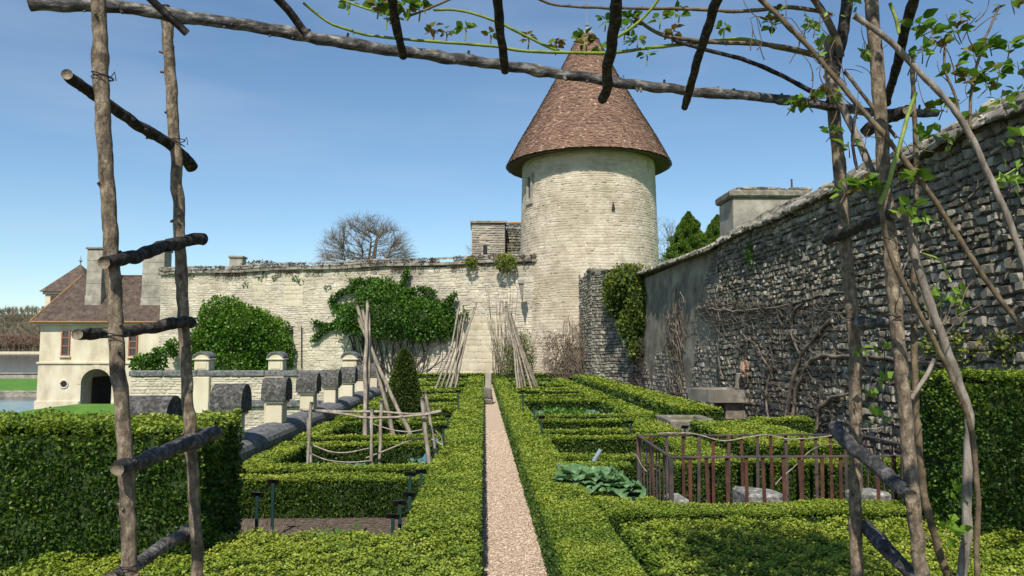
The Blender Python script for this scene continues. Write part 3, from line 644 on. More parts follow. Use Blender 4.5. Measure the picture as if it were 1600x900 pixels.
for i in range(9):   # voussoirs of the arch
    b = MB(); a0_ = math.pi - math.pi * (i + .02) / 9; a1_ = math.pi - math.pi * (i + .98) / 9; r0, r1 = ar + .0, ar + .30 + (.10 if i == 4 else 0)
    pts = [(axc + r * math.cos(a), y, zs + r * math.sin(a)) for y in (Y0 - .05, Y0 + .1) for (r, a) in ((r0, a0_), (r0, (a0_ + a1_) / 2), (r0, a1_), (r1, a1_), (r1, (a0_ + a1_) / 2), (r1, a0_))]
    b.poly(pts, [(0, 1, 2, 3, 4, 5)[::-1], (6, 7, 8, 9, 10, 11)] + [(k_, (k_ + 1) % 6, (k_ + 1) % 6 + 6, k_ + 6) for k_ in range(6)]); part(b, 'voussoir', 'ashlar', t)
for (u0, u1, v0, v1) in ((95.5, 107.5, 516, 556), (201, 213.5, 524, 557)):
    a, c = gx_(u0), gx_(u1); z1_, z0_ = gz_(v0), gz_(v1)
    b = MB(); b.box(a, c, Y0 + .0, Y0 + .2, z0_, z1_); wn = part(b, 'window', 'glass', t)
    b = MB()
    for (p0, p1) in ((a - .05, a + .09), (c - .09, c + .05)): b.rbox(p0, p1, Y0 - .08, Y0 + .1, z0_, z1_, .01)
    hh = z1_ - z0_
    for f_ in (0, .36, .68, .96): b.rbox(a + .09, c - .09, Y0 - .07, Y0 + .1, z0_ + f_ * hh, z0_ + f_ * hh + .12, .01)
    fr_ = b.build('window_frame', 'red_frame', wn)
    b = MB(); b.rbox(a - .16, c + .16, Y0 - .14, Y0 + .1, z0_ - .16, z0_ - .002, .02); sl_ = b.build('sill', 'ashlar', wn)
M['old_door'] = mat('old_door', [(.02, .014, .01), (.05, .035, .024), (.09, .065, .045)], 3, .8)
for k in range(5):
    b = MB(); b.rbox(ax0 + .03, ax0 + .13, Y0 + 2.0 + k * 1.2, Y0 + 3.19 + k * 1.2, -4.4, zs + .9, .015); part(b, 'door_board', 'old_door', t)
b = MB(); b.rbox(axc + ar * .55, ax1 - .02, Y0 + 8.0, Y0 + 8.12, -4.6, zs - 1.6, .02); part(b, 'gate_rail', 'old_door', t)
# round light
oc_ = (gx_(102), gz_(600)); b = MB()
th = np.arange(20) * 2 * math.pi / 20
for ri, (r, y) in enumerate(((.30, Y0 - .05),)):
    b.poly([(oc_[0] + .30 * math.cos(a), Y0 - .04, oc_[1] + .30 * math.sin(a)) for a in th], [tuple(range(20))[::-1]])
part(b, 'round_light', 'dark_metal', t)
b = MB(); ring = [Vector((oc_[0] + .36 * math.cos(a), Y0 - .04, oc_[1] + .36 * math.sin(a))) for a in np.r_[th, th[:1]]]; b.tube(ring, .07, 6, cap=False); part(b, 'round_frame', 'ashlar', t)
# roof
ze = zev + .26; zr = gz_(428) + .2; xe0 = gx_(50); yr = Y0 + 4.5
rx0 = P(128, 430, yr).x; rx1 = X1 + 1
b = MB(); b.poly([(xe0, Y0 - .6, ze), (rx1, Y0 - .6, ze), (rx1, Y1 + .6, ze), (xe0, Y1 + .6, ze), (rx0, yr, zr), (rx1, yr, zr)],
    [(0, 1, 5, 4), (2, 3, 4, 5), (3, 0, 4), (1, 2, 5), (3, 2, 1, 0)])
rf = part(b, 'roof', 'brown_roof', t)
b = MB()   # slates in rows as relief
for rr_ in range(26):
    f0 = rr_ / 26; y = Y0 - .6 + (yr - Y0 + .6) * f0; z = ze + (zr - ze) * f0; xa = xe0 + (rx0 - xe0) * f0
    x = xa
    while x < rx1:
        l = random.uniform(.3, .42); q0 = .02 + random.random() * .02
        b.poly([(x, y - .03, z + q0), (min(x + l, rx1) - .02, y - .03, z + q0), (min(x + l, rx1) - .02, y + .19, z + .22), (x, y + .19, z + .22)], [(0, 1, 2, 3)], random.random()); x += l
part(b, 'roof_slate', 'brown_roof', t, kind='stuff')
b = MB(); b.tube([(xe0, Y0 - .62, ze + .02), (rx1, Y0 - .62, ze + .02)], .10, 6); b.tube([(xe0, Y0 - .6, ze + .1), (rx0, yr, zr + .05)], .07, 6); part(b, 'eave_lichen', 'orange_lichen', t)
b = MB(); b.tube([(rx0, yr, zr + .03), (rx1, yr, zr + .03)], .11, 6); part(b, 'ridge', 'brown_roof', t)
for (u0, u1, v0, v1, D_) in ((142, 165.5, 391, 500, 76.0), (228, 262, 393, 505, 76.0)):
    a, c = P(u0, 420, D_).x, P(u1, 420, D_).x; z1_, z0_ = P(150, v0, D_).z, P(150, v1, D_).z - 1.0
    b = MB(); ww = c - a
    hh = (z1_ - z0_) / 7
    for k_ in range(7):
        e_ = .05 if k_ in (2,) else (.0 if k_ > 2 else .07)
        b.rbox(a - e_, c + e_, D_ - .8 - e_, D_ + .9, z0_ + k_ * hh + .004, z0_ + (k_ + 1) * hh - .004, .03)
    ch = b.build('chimney', 'ashlar_grey', rf)
    b = MB(); b.rbox(a - .12, c + .12, D_ - .95, D_ + 1.0, z1_ + .004, z1_ + .2, .04)
    ch = b.build('chimney_cap', 'far_coping', rf)
# pavilion turret behind
PD = 88.0
q0 = P(70, 470, PD); q1 = P(140, 470, PD)
t = empty('stair_turret', 'slim square turret with pyramid roof and finial behind the gatehouse', 'turret', (q0.x, PD, -4))
zE = P(100, 460, PD).z; zP = P(113, 413, PD + 2.5).z
b = MB(); b.rbox(q0.x, q1.x, PD, PD + 5, -4, zE, .05); part(b, 'wall', 'ashlar', t)
b = MB(); b.rbox(q0.x - .2, q1.x + .2, PD - .2, PD + 5.2, zE + .002, zE + .3, .05); part(b, 'cornice', 'ashlar', t)
cx_ = (q0.x + q1.x) / 2; xa, xb = q0.x - .45, q1.x + .45
b = MB(); b.poly([(xa, PD - .45, zE + .3), (xb, PD - .45, zE + .3), (xb, PD + 5.45, zE + .3), (xa, PD + 5.45, zE + .3), (cx_, PD + 2.5, zP)], [(0, 1, 4), (1, 2, 4), (2, 3, 4), (3, 0, 4), (3, 2, 1, 0)])
part(b, 'roof', 'brown_roof', t)
b = MB(); b.tube([(cx_, PD + 2.5, zP - .2), (cx_, PD + 2.5, zP + 1.0)], [.1, .03], 8); b.lathe([(0, zP + .25), (.22, zP + .4), (.1, zP + .55), (0, zP + .6)], (cx_, PD + 2.5, 0), 12); part(b, 'finial', 'lead', t)
w0 = P(81, 463, PD); w1 = P(87.5, 481, PD)
b = MB(); b.box(w0.x, w1.x, PD - .02, PD + .1, w1.z, w0.z); part(b, 'window', 'glass', t)
b = MB(); b.rbox(w0.x - .14, w0.x - .004, PD - .07, PD + .1, w1.z, w0.z, .01); b.rbox(w1.x + .004, w1.x + .14, PD - .07, PD + .1, w1.z, w0.z, .01); b.rbox(w0.x - .14, w1.x + .14, PD - .07, PD + .1, w0.z + .004, w0.z + .15, .01); part(b, 'window_frame', 'red_frame', t)

# ------------------------------------------------------------------ BLOCKS with barrel caps (terrace wall and cross wall)
def barrel(mb, w, d, h, z, n=10, ov=.04, mi=None):
    """cap: half barrel, axis along local x, width w, depth d (local y)"""
    hw, hd = w / 2 + ov, d / 2 + ov; cr_ = hd; 
    pr_ = [(-hd, z), (-hd, z + h - cr_)] + [(-hd * math.cos(math.pi * i / n), z + h - cr_ + cr_ * math.sin(math.pi * i / n)) for i in range(1, n)] + [(hd, z + h - cr_), (hd, z)]
    k = len(pr_)
    V = [(-hw, y, zz) for y, zz in pr_] + [(hw, y, zz) for y, zz in pr_]
    Fs = [tuple(range(k)), tuple(range(2 * k - 1, k - 1, -1))] + [(i, i + k, (i + 1) % k + k, (i + 1) % k) for i in range(k)]
    mb.poly(V, [f[::-1] for f in Fs], mi=mi)
def make_block(label, x, y, z, s=1.0, rot=0.0, cap='lichen_cap', group='barrel topped stone blocks along the terrace wall', w=.34, d=.42, hsh=.40, hcap=.40, bz=0.0):
    o = empty('barrel_block', label, 'stone block', (x, y, z), group); o.rotation_euler = (0, 0, rot)
    b = MB(); b.rbox(-w / 2 + .03, w / 2 - .03, -d / 2 + .03, d / 2 - .03, -.1, hsh, .012); b.build('shaft', 'ashlar', o)
    b = MB(); b.rbox(-w / 2 - .01, w / 2 + .01, -d / 2 - .01, d / 2 + .01, hsh + .002, hsh + .05, .012); b.build('moulding', 'ashlar', o)
    b = MB(); barrel(b, w, d, hcap, hsh + .052); b.build('cap', cap, o)
    return o
# terrace wall along the garden's left side
TX = -3.66
t = empty('terrace_wall', 'low stone terrace wall with rounded dark coping along the left of the garden', 'wall', (TX, 8, 0))
b = MB(); b.box(TX - .22, TX + .20, 7.3, 26.6, -4, .44); part(b, 'wall_core', 'mortar', t)
b = MB(); masonry(b, 19.2, .44, .12, .28, lambda u, v, o: (TX + .205 + o, 7.3 + u, v), .02, .012); part(b, 'stonework', 'wall_stone', t, False, 'stuff')
b = MB(); masonry(b, 19.2, 3.4, .14, .34, lambda u, v, o: (TX - .225 - o, 26.5 - u, v - 3), .02, .012); part(b, 'outer_stonework', 'wall_stone', t, True, 'stuff')
by = [8.7, 11.4, 13.9, 16.4, 18.8, 21.2, 23.6, 26.0]
y = 7.3
while y < 26.6:
    l = min(1.25, 26.6 - y); b = MB(); n = 8
    pr_ = [(-.31, .445)] + [(-.31 * math.cos(math.pi * i / n), .53 + .17 * math.sin(math.pi * i / n)) for i in range(n + 1)] + [(.31, .445)]
    k = len(pr_); jz = random.uniform(-.004, .004)
    V = [(TX + p, y + .004, zz + jz) for p, zz in pr_] + [(TX + p, y + l - .004, zz + jz) for p, zz in pr_]
    b.poly(V, [tuple(range(k)), tuple(range(2 * k - 1, k - 1, -1))] + [(i, i + k, (i + 1) % k + k, (i + 1) % k) for i in range(k)])
    part(b, 'coping_stone', 'coping', t); y += l
ords = ['wide low dark barrel-topped block peeping over the tall left hedge', 'large lichen-dark barrel-topped block touching the corner of the tall left hedge', 'barrel-topped block with white shaft, third along the terrace wall from the tall hedge',
        'fourth barrel-topped block along the terrace wall from the tall hedge', 'fifth barrel-topped block along the terrace wall, behind the left end of the wattle frame', 'sixth barrel-topped block along the terrace wall, left of the bound tall poles',
        'seventh barrel-topped block along the terrace wall, seen behind the bound tall poles', 'farthest barrel-topped block where terrace wall meets the cross wall']
for k, y in enumerate(by):
    big = k < 2
    make_block(ords[k], TX, y, .62, w=.44 if k == 0 else (.37 if big else .34), hsh=.40, hcap=.40)
# cross wall with pedimented piers
CY = 27.0; cxa = P(204, 600, CY).x; czt = P(400, 579, CY).z
t = empty('cross_wall', 'pale thin-coursed stone wall with grey coping crossing below the curtain wall', 'wall', (cxa, CY, 0))
b = MB(); b.box(cxa, -4.02, CY, CY + .5, -3.4, czt - .21); part(b, 'wall_core', 'mortar', t)
b = MB(); masonry(b, -4.02 - cxa, czt + 3.0, .085, .30, lambda u, v, o: (cxa + u, CY - .004 - o, v - 3.2), .022, .012, tmean=.68); part(b, 'stonework', 'wall_stone', t, False, 'stuff')
x = cxa - .05
while x < -4.05:
    l = min(1.15, -4.05 - x); b = MB(); b.rbox(x, x + l - .01, CY - .08, CY + .58, czt - .2, czt, .03, .004); part(b, 'coping_stone', 'coping', t); x += l
x = cxa
while x < -4.05:
    l = min(1.3, -4.05 - x); b = MB(); b.rbox(x, x + l - .01, CY - .14, CY, -.05, .2, .04, .004); part(b, 'ledge_stone', 'coping', t); x += l
for u_, lb in ((315, 'left one of the three small round-pedimented piers on the cross wall'), (430.5, 'middle one of the three small round-pedimented piers on the cross wall'), (546, 'right one of the three small round-pedimented piers, behind the terrace blocks')):
    x = P(u_, 570, CY).x
    o = empty('pediment_pier', lb, 'pier', (x, CY + .25, czt), 'round-pedimented piers on the cross wall')
    b = MB(); b.rbox(-.25, .25, -.27, .27, .002, .36, .02); b.build('shaft', 'ashlar', o)
    b = MB(); b.rbox(-.17, .17, -.29, -.271, .06, .28, .004); b.build('panel', 'ashlar', o)
    b = MB(); b.rbox(-.31, .31, -.33, .33, .363, .42, .015); b.build('moulding', 'ashlar', o)
    b = MB(); n = 12; hw = .30
    b.poly([(hw * .86 * math.cos(math.pi * i / n), -.28, .42 + .19 * math.sin(math.pi * i / n)) for i in range(n + 1)] + [(hw * .86 * math.cos(math.pi * i / n), .28, .42 + .19 * math.sin(math.pi * i / n)) for i in range(n + 1)],
        [tuple(range(n + 1)), tuple(range(2 * n + 1, n, -1))] + [(i, i + n + 1, i + n + 2, i + 1) for i in range(n)] + [(n, 2 * n + 1, n + 1, 0)]); b.build('tympanum', 'ashlar', o)
    b = MB(); pts = [(hw * math.cos(math.pi * i / n), .42 + .24 * math.sin(math.pi * i / n)) for i in range(n + 1)]; pi_ = [(.84 * px, .42 + (pz - .42) * .8) for px, pz in pts]
    for i in range(n):
        (x1, z1), (x2, z2), (x3, z3), (x4, z4) = pts[i], pts[i + 1], pi_[i + 1], pi_[i]
        b.poly([(x1, -.34, z1), (x2, -.34, z2), (x3, -.34, z3), (x4, -.34, z4), (x1, .34, z1), (x2, .34, z2), (x3, .34, z3), (x4, .34, z4)],
               [(0, 1, 2, 3), (7, 6, 5, 4), (0, 4, 5, 1), (3, 2, 6, 7)])
    b.build('arched_cap', 'coping', o)
    b = MB(); b.rbox(-.32, .32, -.40, -.27, -3.0, -.21, .02); b.build('pilaster', 'ashlar', o)

# ------------------------------------------------------------------ RIGHT WALL
RX = 7.3
t = empty('garden_wall', 'tall dark rubble wall with sloping stone-slate coping along the right side', 'wall', (RX, 12, 0))
W1a, W1b = 3.0, 23.4
b = MB(); b.box(RX + .02, RX + .6, W1a, W1b, -1, 5.2)
b.box(RX + .021, RX + .6, W1b + .002, 35.2, -1, 5.1)
part(b, 'wall_core', 'dark_mortar', t)
info = masonry(None, W1b - W1a, 5.15,   .135, .15, None, .075, .016, wav=.06, jit=.026, collect=True, tmean=.5, ts=.32, voff=.012)
g = info['g']; Yc = W1a + (g[:, 0] + g[:, 1]) / 2; Zc = (g[:, 2] + g[:, 3]) / 2
area = (g[:, 1] - g[:, 0]) * (g[:, 3] - g[:, 2]) / Yc ** 2.6
uu = 755 + RX / Yc * 1200; inview = (uu < 1585) & (uu > 1000) & (Zc > 1.9) & (Zc < 5.05)
sc_ = np.where(inview, area, -1); order = np.argsort(-sc_)[:285]
mask = np.zeros(len(g), bool); mask[order] = True
def rmap(u, v, o): return RX - o, W1a + u, v
XYZ = np.stack(rmap(info['Ug'], info['Vg'], info['O']), -1).reshape(-1, 16, 3)
q = info['q'][:, ::-1]
nb = int((~mask).sum()); b = MB(); b.np(XYZ[~mask], (np.arange(nb)[:, None, None] * 16 + q[None]).reshape(-1, 4), np.repeat(info['T'][~mask], 16))
part(b, 'small_stone', 'dark_stone', t, False, 'stuff')
# 12 shared stone meshes, scaled per stone
var = []
for k in range(12):
    i = order[k * 5]; X = XYZ[i].copy(); c = X.mean(0); c[0] = RX; X -= c
    sy = g[i, 1] - g[i, 0]; sz = g[i, 3] - g[i, 2]; X[:, 1] /= sy; X[:, 2] /= sz
    bb = MB(); bb.np(X, q, .5); o = bb.build('stone', 'dark_stone_piece', None, False); var.append(o.data); bpy.data.objects.remove(o)
for i in order:
    o = bpy.data.objects.new('stone', var[random.randrange(12)]); COL.objects.link(o); o.parent = t
    wz = .06 * float(wave(np.array((g[i, 0] + g[i, 1]) / 2 * .5), np.array(Zc[i] * .35), 1.0))
    o.location = Vector((RX - .0, Yc[i], Zc[i] + wz)) - t.location; o.scale = (random.uniform(.8, 1.3), (g[i, 1] - g[i, 0]), (g[i, 3] - g[i, 2]))
# sloping coping of rubble slates
def slates(par, y0, y1, xa, za_, xb, zb_, zshift, rows=6, wid=.26, nobj=0):
    sd_ = MB(); L_ = math.hypot(xb - xa, zb_ - za_); ang = math.atan2(zb_ - za_, xb - xa)
    cnt = 0
    items = []
    for r_ in range(rows):
        y = y0 + random.random() * .2
        while y < y1:
            l = wid * random.uniform(.6, 1.5); f_ = (r_ + random.uniform(-.12, .12)) / rows
            items.append((f_, y, l)); y += l * .93
    for (f_, y, l) in items:
        c = Vector((xa + (xb - xa) * f_, y + l / 2, za_ + (zb_ - za_) * f_ + zshift(y)))
        dd = L_ / rows * random.uniform(1.1, 1.5); th_ = random.uniform(.04, .12)
        mt = Matrix.Translation(c) @ Matrix.Rotation(-ang * random.uniform(.75, 1.05) + random.gauss(0, .06), 4, 'Y') @ Matrix.Rotation(random.gauss(0, .16), 4, 'X') @ Matrix.Rotation(random.gauss(0, .2), 4, 'Z')
        if nobj and y < y0 + nobj:
            bb = MB(); bb.rbox(-.03, dd, -l / 2, l / 2, 0, th_, .016, .012, mt=mt); part(bb, 'coping_slate', 'slate_stone_piece', par)
        else: sd_.rbox(-.03, dd, -l / 2, l / 2, 0, th_, .016, .012, tint=random.random(), mt=mt)
    return sd_
b = MB(); b.poly([(RX - .12, W1a, 5.16), (RX + .75, W1a, 5.72), (RX + .75, W1a, 4.9), (RX - .12, W1b + .1, 5.16), (RX + .75, W1b + .1, 5.72), (RX + .75, W1b + .1, 4.9)], [(0, 1, 2), (5, 4, 3), (0, 3, 4, 1), (1, 4, 5, 2), (2, 5, 3, 0)])
part(b, 'coping_core', 'dark_mortar', t)
sb = slates(t, 8.5, 14.5, RX - .2, 5.12, RX + .7, 5.72, lambda y: .03 * math.sin(y * 1.3), 6, .24, nobj=6)
if sb.V: part(sb, 'slate_rubble', 'slate_stone', t, kind='stuff')
sb = slates(t, 14.5, W1b + .2, RX - .2, 5.12, RX + .7, 5.72, lambda y: .03 * math.sin(y * 1.3), 6, .24)
part(sb, 'slate_rubble', 'slate_stone', t, kind='stuff')
sb = slates(t, W1a, 8.5, RX - .2, 5.12, RX + .7, 5.72, lambda y: .03 * math.sin(y * 1.3), 6, .24)
part(sb, 'slate_rubble', 'slate_stone', t, kind='stuff')
# plastered stretch
t = empty('plastered_wall', 'grey plastered stretch of the right wall with stone-slate coping, between rubble wall and tower', 'wall', (RX, 29, 0))
b = MB(); X, Y = np.meshgrid(np.linspace(23.42, 35.2, 40), np.linspace(-.3, 5.1, 24), indexing='ij')
O = .02 * wave(X, Y, 1.2) + .01 * wave(X, Y, 4)
i, j = np.meshgrid(np.arange(39), np.arange(23), indexing='ij'); qq = (i * 24 + j).ravel()
b.np(np.stack([RX - .03 - O, X, Y], -1), np.stack([qq, qq + 1, qq + 25, qq + 24], -1)); part(b, 'plaster_coat', 'plaster', t, True)
b = MB(); masonry(b, 11.7, 5.0, .125, .2, lambda u, v, o: (RX - .015 - o, 23.45 + u, v), .05, .014, lambda u, v: (u < 1.6 + .7 * math.sin(v * 2.3) or v < 1.5 + .8 * math.sin(u * 1.1) + .4 * math.sin(u * 3.1)) and random.random() < .93, wav=.05)
part(b, 'stonework', 'slate_stone', t, False, 'stuff')
b = MB(); b.poly([(RX - .2, 23.5, 5.02), (RX + .7, 23.5, 5.36), (RX + .7, 23.5, 4.9), (RX - .2, 35.4, 5.32), (RX + .7, 35.4, 5.66), (RX + .7, 35.4, 4.9)], [(0, 1, 2), (5, 4, 3), (0, 3, 4, 1), (1, 4, 5, 2), (2, 5, 3, 0)])
b.box(RX + .02, RX + .5, 34, 35.3, 4.9, 5.3); part(b, 'coping_core', 'dark_mortar', t)
sb = slates(t, 23.5, 35.4, RX - .32, 5.0, RX + .7, 5.40, lambda y: .30 * (y - 23.5) / 12, 5, .3); part(sb, 'slate_rubble', 'slate_stone', t, kind='stuff')
# buttressed corner next to the tower
t = empty('corner_wall', 'rough grey rubble corner of the right wall standing against the tower', 'wall', (5.5, 39, 0))
for (p0, p1, tp) in (((7.3, 35.0), (5.55, 39.0), 5.75), ((5.55, 39.0), (5.35, 44.5), 5.95)):
    p0 = Vector((*p0, 0)); p1 = Vector((*p1, 0)); d_ = (p1 - p0); ln = d_.length; d_.normalize(); nn = Vector((-d_.y, d_.x, 0))   # faces the garden
    mt = Matrix.Translation(p0) @ Matrix.Rotation(math.atan2(d_.y, d_.x), 4, 'Z')
    b = MB(); b.box(.01, ln - .01, -.6, -.02, -1, tp - .1, mt=mt); part(b, 'wall_core', 'dark_mortar', t)
    b = MB(); masonry(b, ln, tp, .16, .24, lambda u, v, o: (p0.x + d_.x * u + nn.x * o, p0.y + d_.y * u + nn.y * o, v), .06, .016, wav=.06, topfn=lambda u: tp + .15 * math.sin(u * 2), tmean=.65)
    part(b, 'stonework', 'slate_stone', t, False, 'stuff')
    b = MB()
    for k in range(26):
        u = random.uniform(0, ln); mm = mt @ Matrix.Translation((u, random.uniform(-.5, .05), tp + random.uniform(-.12, .12))) @ Matrix.Rotation(random.gauss(0, .25), 4, 'X')
        b.rbox(-.2, .2, -.15, .15, -.05, .06, .02, .02, tint=random.random(), mt=mm)
    part(b, 'top_rubble', 'slate_stone', t, kind='stuff')
# stone parapet block behind the wall
D_ = 26.5; a0 = P(1145, 300, D_); a1 = P(1262, 300, D_)
t = empty('stone_parapet', 'big pale stone parapet block with moulded cap rising behind the right wall', 'parapet', (a0.x, D_, 0))
b = MB(); b.rbox(a0.x, a1.x, D_, D_ + 1.6, 3.5, P(1150, 309, D_).z, .03); part(b, 'shaft', 'ashlar_grey', t)
b = MB(); zc0, zc1 = P(1150, 309, D_).z, P(1150, 292, D_).z
b.rbox(a0.x - .13, a1.x + .1, D_ - .13, D_ + 1.73, zc0 + .003, zc1 - .1, .07, .01); part(b, 'cap', 'slate_stone', t)
b = MB()
for k in range(26): 
    x = random.uniform(a0.x, a1.x); b.rbox(x - .15, x + .15, D_ - .12 + random.random() * .3, D_ + .5, zc1 - .10, zc1 - .04 + random.random() * .05, .02, .015, tint=random.random())
part(b, 'cap_rubble', 'slate_stone', t, kind='stuff')
b = MB(); pp = P(1237, 285, D_ + .5); b.tube([(pp.x, pp.y, pp.z - .2), (pp.x, pp.y, pp.z + .12)], .035, 6); part(b, 'iron_pin', 'iron', t)

# ------------------------------------------------------------------ fountain basin, mask, trough
def fy(u): return RX * 1200 / (u - 755) * .985
y0 = 21.4
t = empty('wall_basin', 'shallow grey stone basin slab projecting from the right wall below the face mask', 'basin', (RX, y0, .6))
zb = P(1120, 608, 21.5).z
b = MB(); prf = [(RX - .02, 20.95), (6.35, 20.95), (6.2, 21.1), (6.05, 21.55), (5.9, 22.1), (6.2, 22.45), (RX - .02, 22.5)]
n = len(prf); V = [(x, y, zb - .34) for x, y in prf] + [(x, y, zb) for x, y in prf]
cx0 = sum(p[0] for p in prf) / n; cy0 = sum(p[1] for p in prf) / n
V += [(cx0 + (x - cx0) * .8, cy0 + (y - cy0) * .75, zb + .001) for x, y in prf] + [(cx0 + (x - cx0) * .6, cy0 + (y - cy0) * .6, zb - .12) for x, y in prf]
Fs = [tuple(range(n))] + [(i, i + n, (i + 1) % n + n, (i + 1) % n) for i in range(n)] + [(i + n, i + 2 * n, (i + 1) % n + 2 * n, (i + 1) % n + n) for i in range(n)] + [(i + 2 * n, i + 3 * n, (i + 1) % n + 3 * n, (i + 1) % n + 2 * n) for i in range(n)] + [tuple(range(4 * n - 1, 3 * n - 1, -1))]
b.poly(V, Fs); part(b, 'bowl', 'basin_stone', t)
for yy in (21.1, 22.0):
    b = MB(); b.tube([(6.15, yy, zb - .34), (6.3, yy, zb - .62), (6.65, yy, zb - .85), (7.25, yy, zb - .95)], .05, 8); part(b, 'bracket', 'dark_metal', t)
b = MB(); b.rbox(6.7, RX, 21.15, 22.2, 0, zb - .36, .03, .02); part(b, 'pedestal', 'dark_stone', t)
b = MB(); b.tube([(7.2, 21.45, zb + .02), (7.2, 21.45, zb + .45)], [.14, .10], 8); part(b, 'spout_pedestal', 'dark_stone', t)
# face mask
c = P(1147.5, 578, 20.95); c.x = RX - .08
t = empty('face_mask', 'pinkish terracotta bearded face mask fountain spout on the right wall', 'mask', tuple(c))
b = MB(); U_, V_ = 18, 14
def head(uu, vv):
    th = -math.pi / 2 + math.pi * uu; ph = -math.pi / 2 + math.pi * vv
    y = math.cos(ph) * math.sin(th) * .17; z = math.sin(ph) * .25; x = -math.cos(ph) * math.cos(th) * .11
    if abs(y) < .03 and -.06 < z < .05: x -= .05 * (1 - abs(z) / .08)
    if .05 < z < .09: x -= .025
    for s_ in (-1, 1):
        if abs(y - s_ * .065) < .03 and abs(z - .035) < .022: x += .03
    if abs(y) < .05 and -.11 < z < -.085: x += .04
    if z < -.12: x -= .015 * math.sin(y * 90) + .02
    if z > .12: x -= .02 * math.sin(y * 80 + z * 40)
    ca_, sa_ = math.cos(.6), math.sin(.6)
    return (c.x + x * ca_ - y * sa_ - .02, c.y + x * sa_ + y * ca_, c.z + z)
V = [head(i / U_, j / V_) for i in range(U_ + 1) for j in range(V_ + 1)]
b.poly(V, [(i * (V_ + 1) + j, i * (V_ + 1) + j + 1, (i + 1) * (V_ + 1) + j + 1, (i + 1) * (V_ + 1) + j) for i in range(U_) for j in range(V_)]); part(b, 'face', 'terracotta', t, True)
b = MB()
for k in range(13):
    a = math.pi * 1.0 * k / 12; b.tube([(c.x, c.y + .17 * math.cos(a), c.z + .20 * math.sin(a) + .03), (c.x - .07, c.y + .19 * math.cos(a), c.z + .24 * math.sin(a) + .04)], [.045, .02], 6)
part(b, 'hair', 'terracotta', t, True)
b = MB(); b.tube([(c.x - .14, c.y, c.z - .10), (c.x - .26, c.y, c.z - .12)], .018, 8); part(b, 'spout', 'lead', t)
# trough (square stone well)
q0 = P(1034, 655, 17.0)
t = empty('stone_trough', 'low square grey stone trough with mossy water between the right hedges', 'trough', (4.35, 17.3, 0))
xa, xb, ya, yb, zt_ = 3.98, 4.98, 16.35, 17.75, .46
b = MB(); b.rbox(xa, xb, ya, ya + .24, 0, zt_, .03, .01); b.rbox(xa, xb, yb - .24, yb, 0, zt_, .03, .01); b.rbox(xa, xa + .2, ya + .241, yb - .241, 0, zt_ - .003, .02, .008); b.rbox(xb - .2, xb, ya + .241, yb - .241, 0, zt_ - .003, .02, .008)
part(b, 'rim', 'slate_stone', t); b = MB(); b.poly([(xa + .2, ya + .2, zt_ - .06), (xb - .2, ya + .2, zt_ - .06), (xb - .2, yb - .2, zt_ - .06), (xa + .2, yb - .2, zt_ - .06)], [(0, 1, 2, 3)]); part(b, 'mossy_water', 'autumn_leaf', t)

# ------------------------------------------------------------------ HEDGES (parterre)
HZ = .43
LB = [(9.25, 9.66, 'A'),]
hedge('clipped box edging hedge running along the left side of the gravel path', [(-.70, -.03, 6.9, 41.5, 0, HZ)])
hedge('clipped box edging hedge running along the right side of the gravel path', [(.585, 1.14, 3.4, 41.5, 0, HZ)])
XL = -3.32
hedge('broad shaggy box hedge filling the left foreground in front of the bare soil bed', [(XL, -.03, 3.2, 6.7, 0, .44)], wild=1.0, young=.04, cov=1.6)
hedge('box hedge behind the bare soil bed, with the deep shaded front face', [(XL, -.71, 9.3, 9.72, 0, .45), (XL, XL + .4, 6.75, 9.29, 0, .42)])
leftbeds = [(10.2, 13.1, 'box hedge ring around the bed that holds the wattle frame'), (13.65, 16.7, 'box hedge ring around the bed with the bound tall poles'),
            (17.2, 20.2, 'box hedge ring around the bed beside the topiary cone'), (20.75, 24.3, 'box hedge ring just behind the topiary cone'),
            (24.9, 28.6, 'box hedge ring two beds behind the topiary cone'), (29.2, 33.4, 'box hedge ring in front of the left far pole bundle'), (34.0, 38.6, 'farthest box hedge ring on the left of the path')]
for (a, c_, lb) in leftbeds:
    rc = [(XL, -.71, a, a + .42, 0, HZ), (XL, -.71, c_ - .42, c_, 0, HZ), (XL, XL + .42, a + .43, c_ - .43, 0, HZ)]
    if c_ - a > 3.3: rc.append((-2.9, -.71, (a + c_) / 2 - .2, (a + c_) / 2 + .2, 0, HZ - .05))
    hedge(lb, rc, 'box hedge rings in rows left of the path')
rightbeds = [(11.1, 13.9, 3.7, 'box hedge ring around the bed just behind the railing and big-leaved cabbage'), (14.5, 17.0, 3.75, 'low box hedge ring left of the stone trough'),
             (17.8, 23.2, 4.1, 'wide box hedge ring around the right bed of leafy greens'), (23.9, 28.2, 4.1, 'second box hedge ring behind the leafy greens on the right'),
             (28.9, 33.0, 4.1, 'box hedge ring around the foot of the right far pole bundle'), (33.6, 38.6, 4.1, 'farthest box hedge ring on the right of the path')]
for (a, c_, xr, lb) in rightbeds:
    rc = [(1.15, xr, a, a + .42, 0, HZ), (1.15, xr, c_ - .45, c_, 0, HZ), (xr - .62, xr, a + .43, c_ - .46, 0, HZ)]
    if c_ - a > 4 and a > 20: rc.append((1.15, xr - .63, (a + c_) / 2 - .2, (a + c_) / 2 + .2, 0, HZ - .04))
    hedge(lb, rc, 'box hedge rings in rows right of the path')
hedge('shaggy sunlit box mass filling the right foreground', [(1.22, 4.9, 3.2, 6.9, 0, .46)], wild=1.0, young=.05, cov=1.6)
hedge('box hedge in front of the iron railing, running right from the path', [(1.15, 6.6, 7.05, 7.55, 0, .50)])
hedge('short box hedge in front of the big-leaved cabbage', [(1.15, 1.86, 8.0, 8.4, 0, .40)])
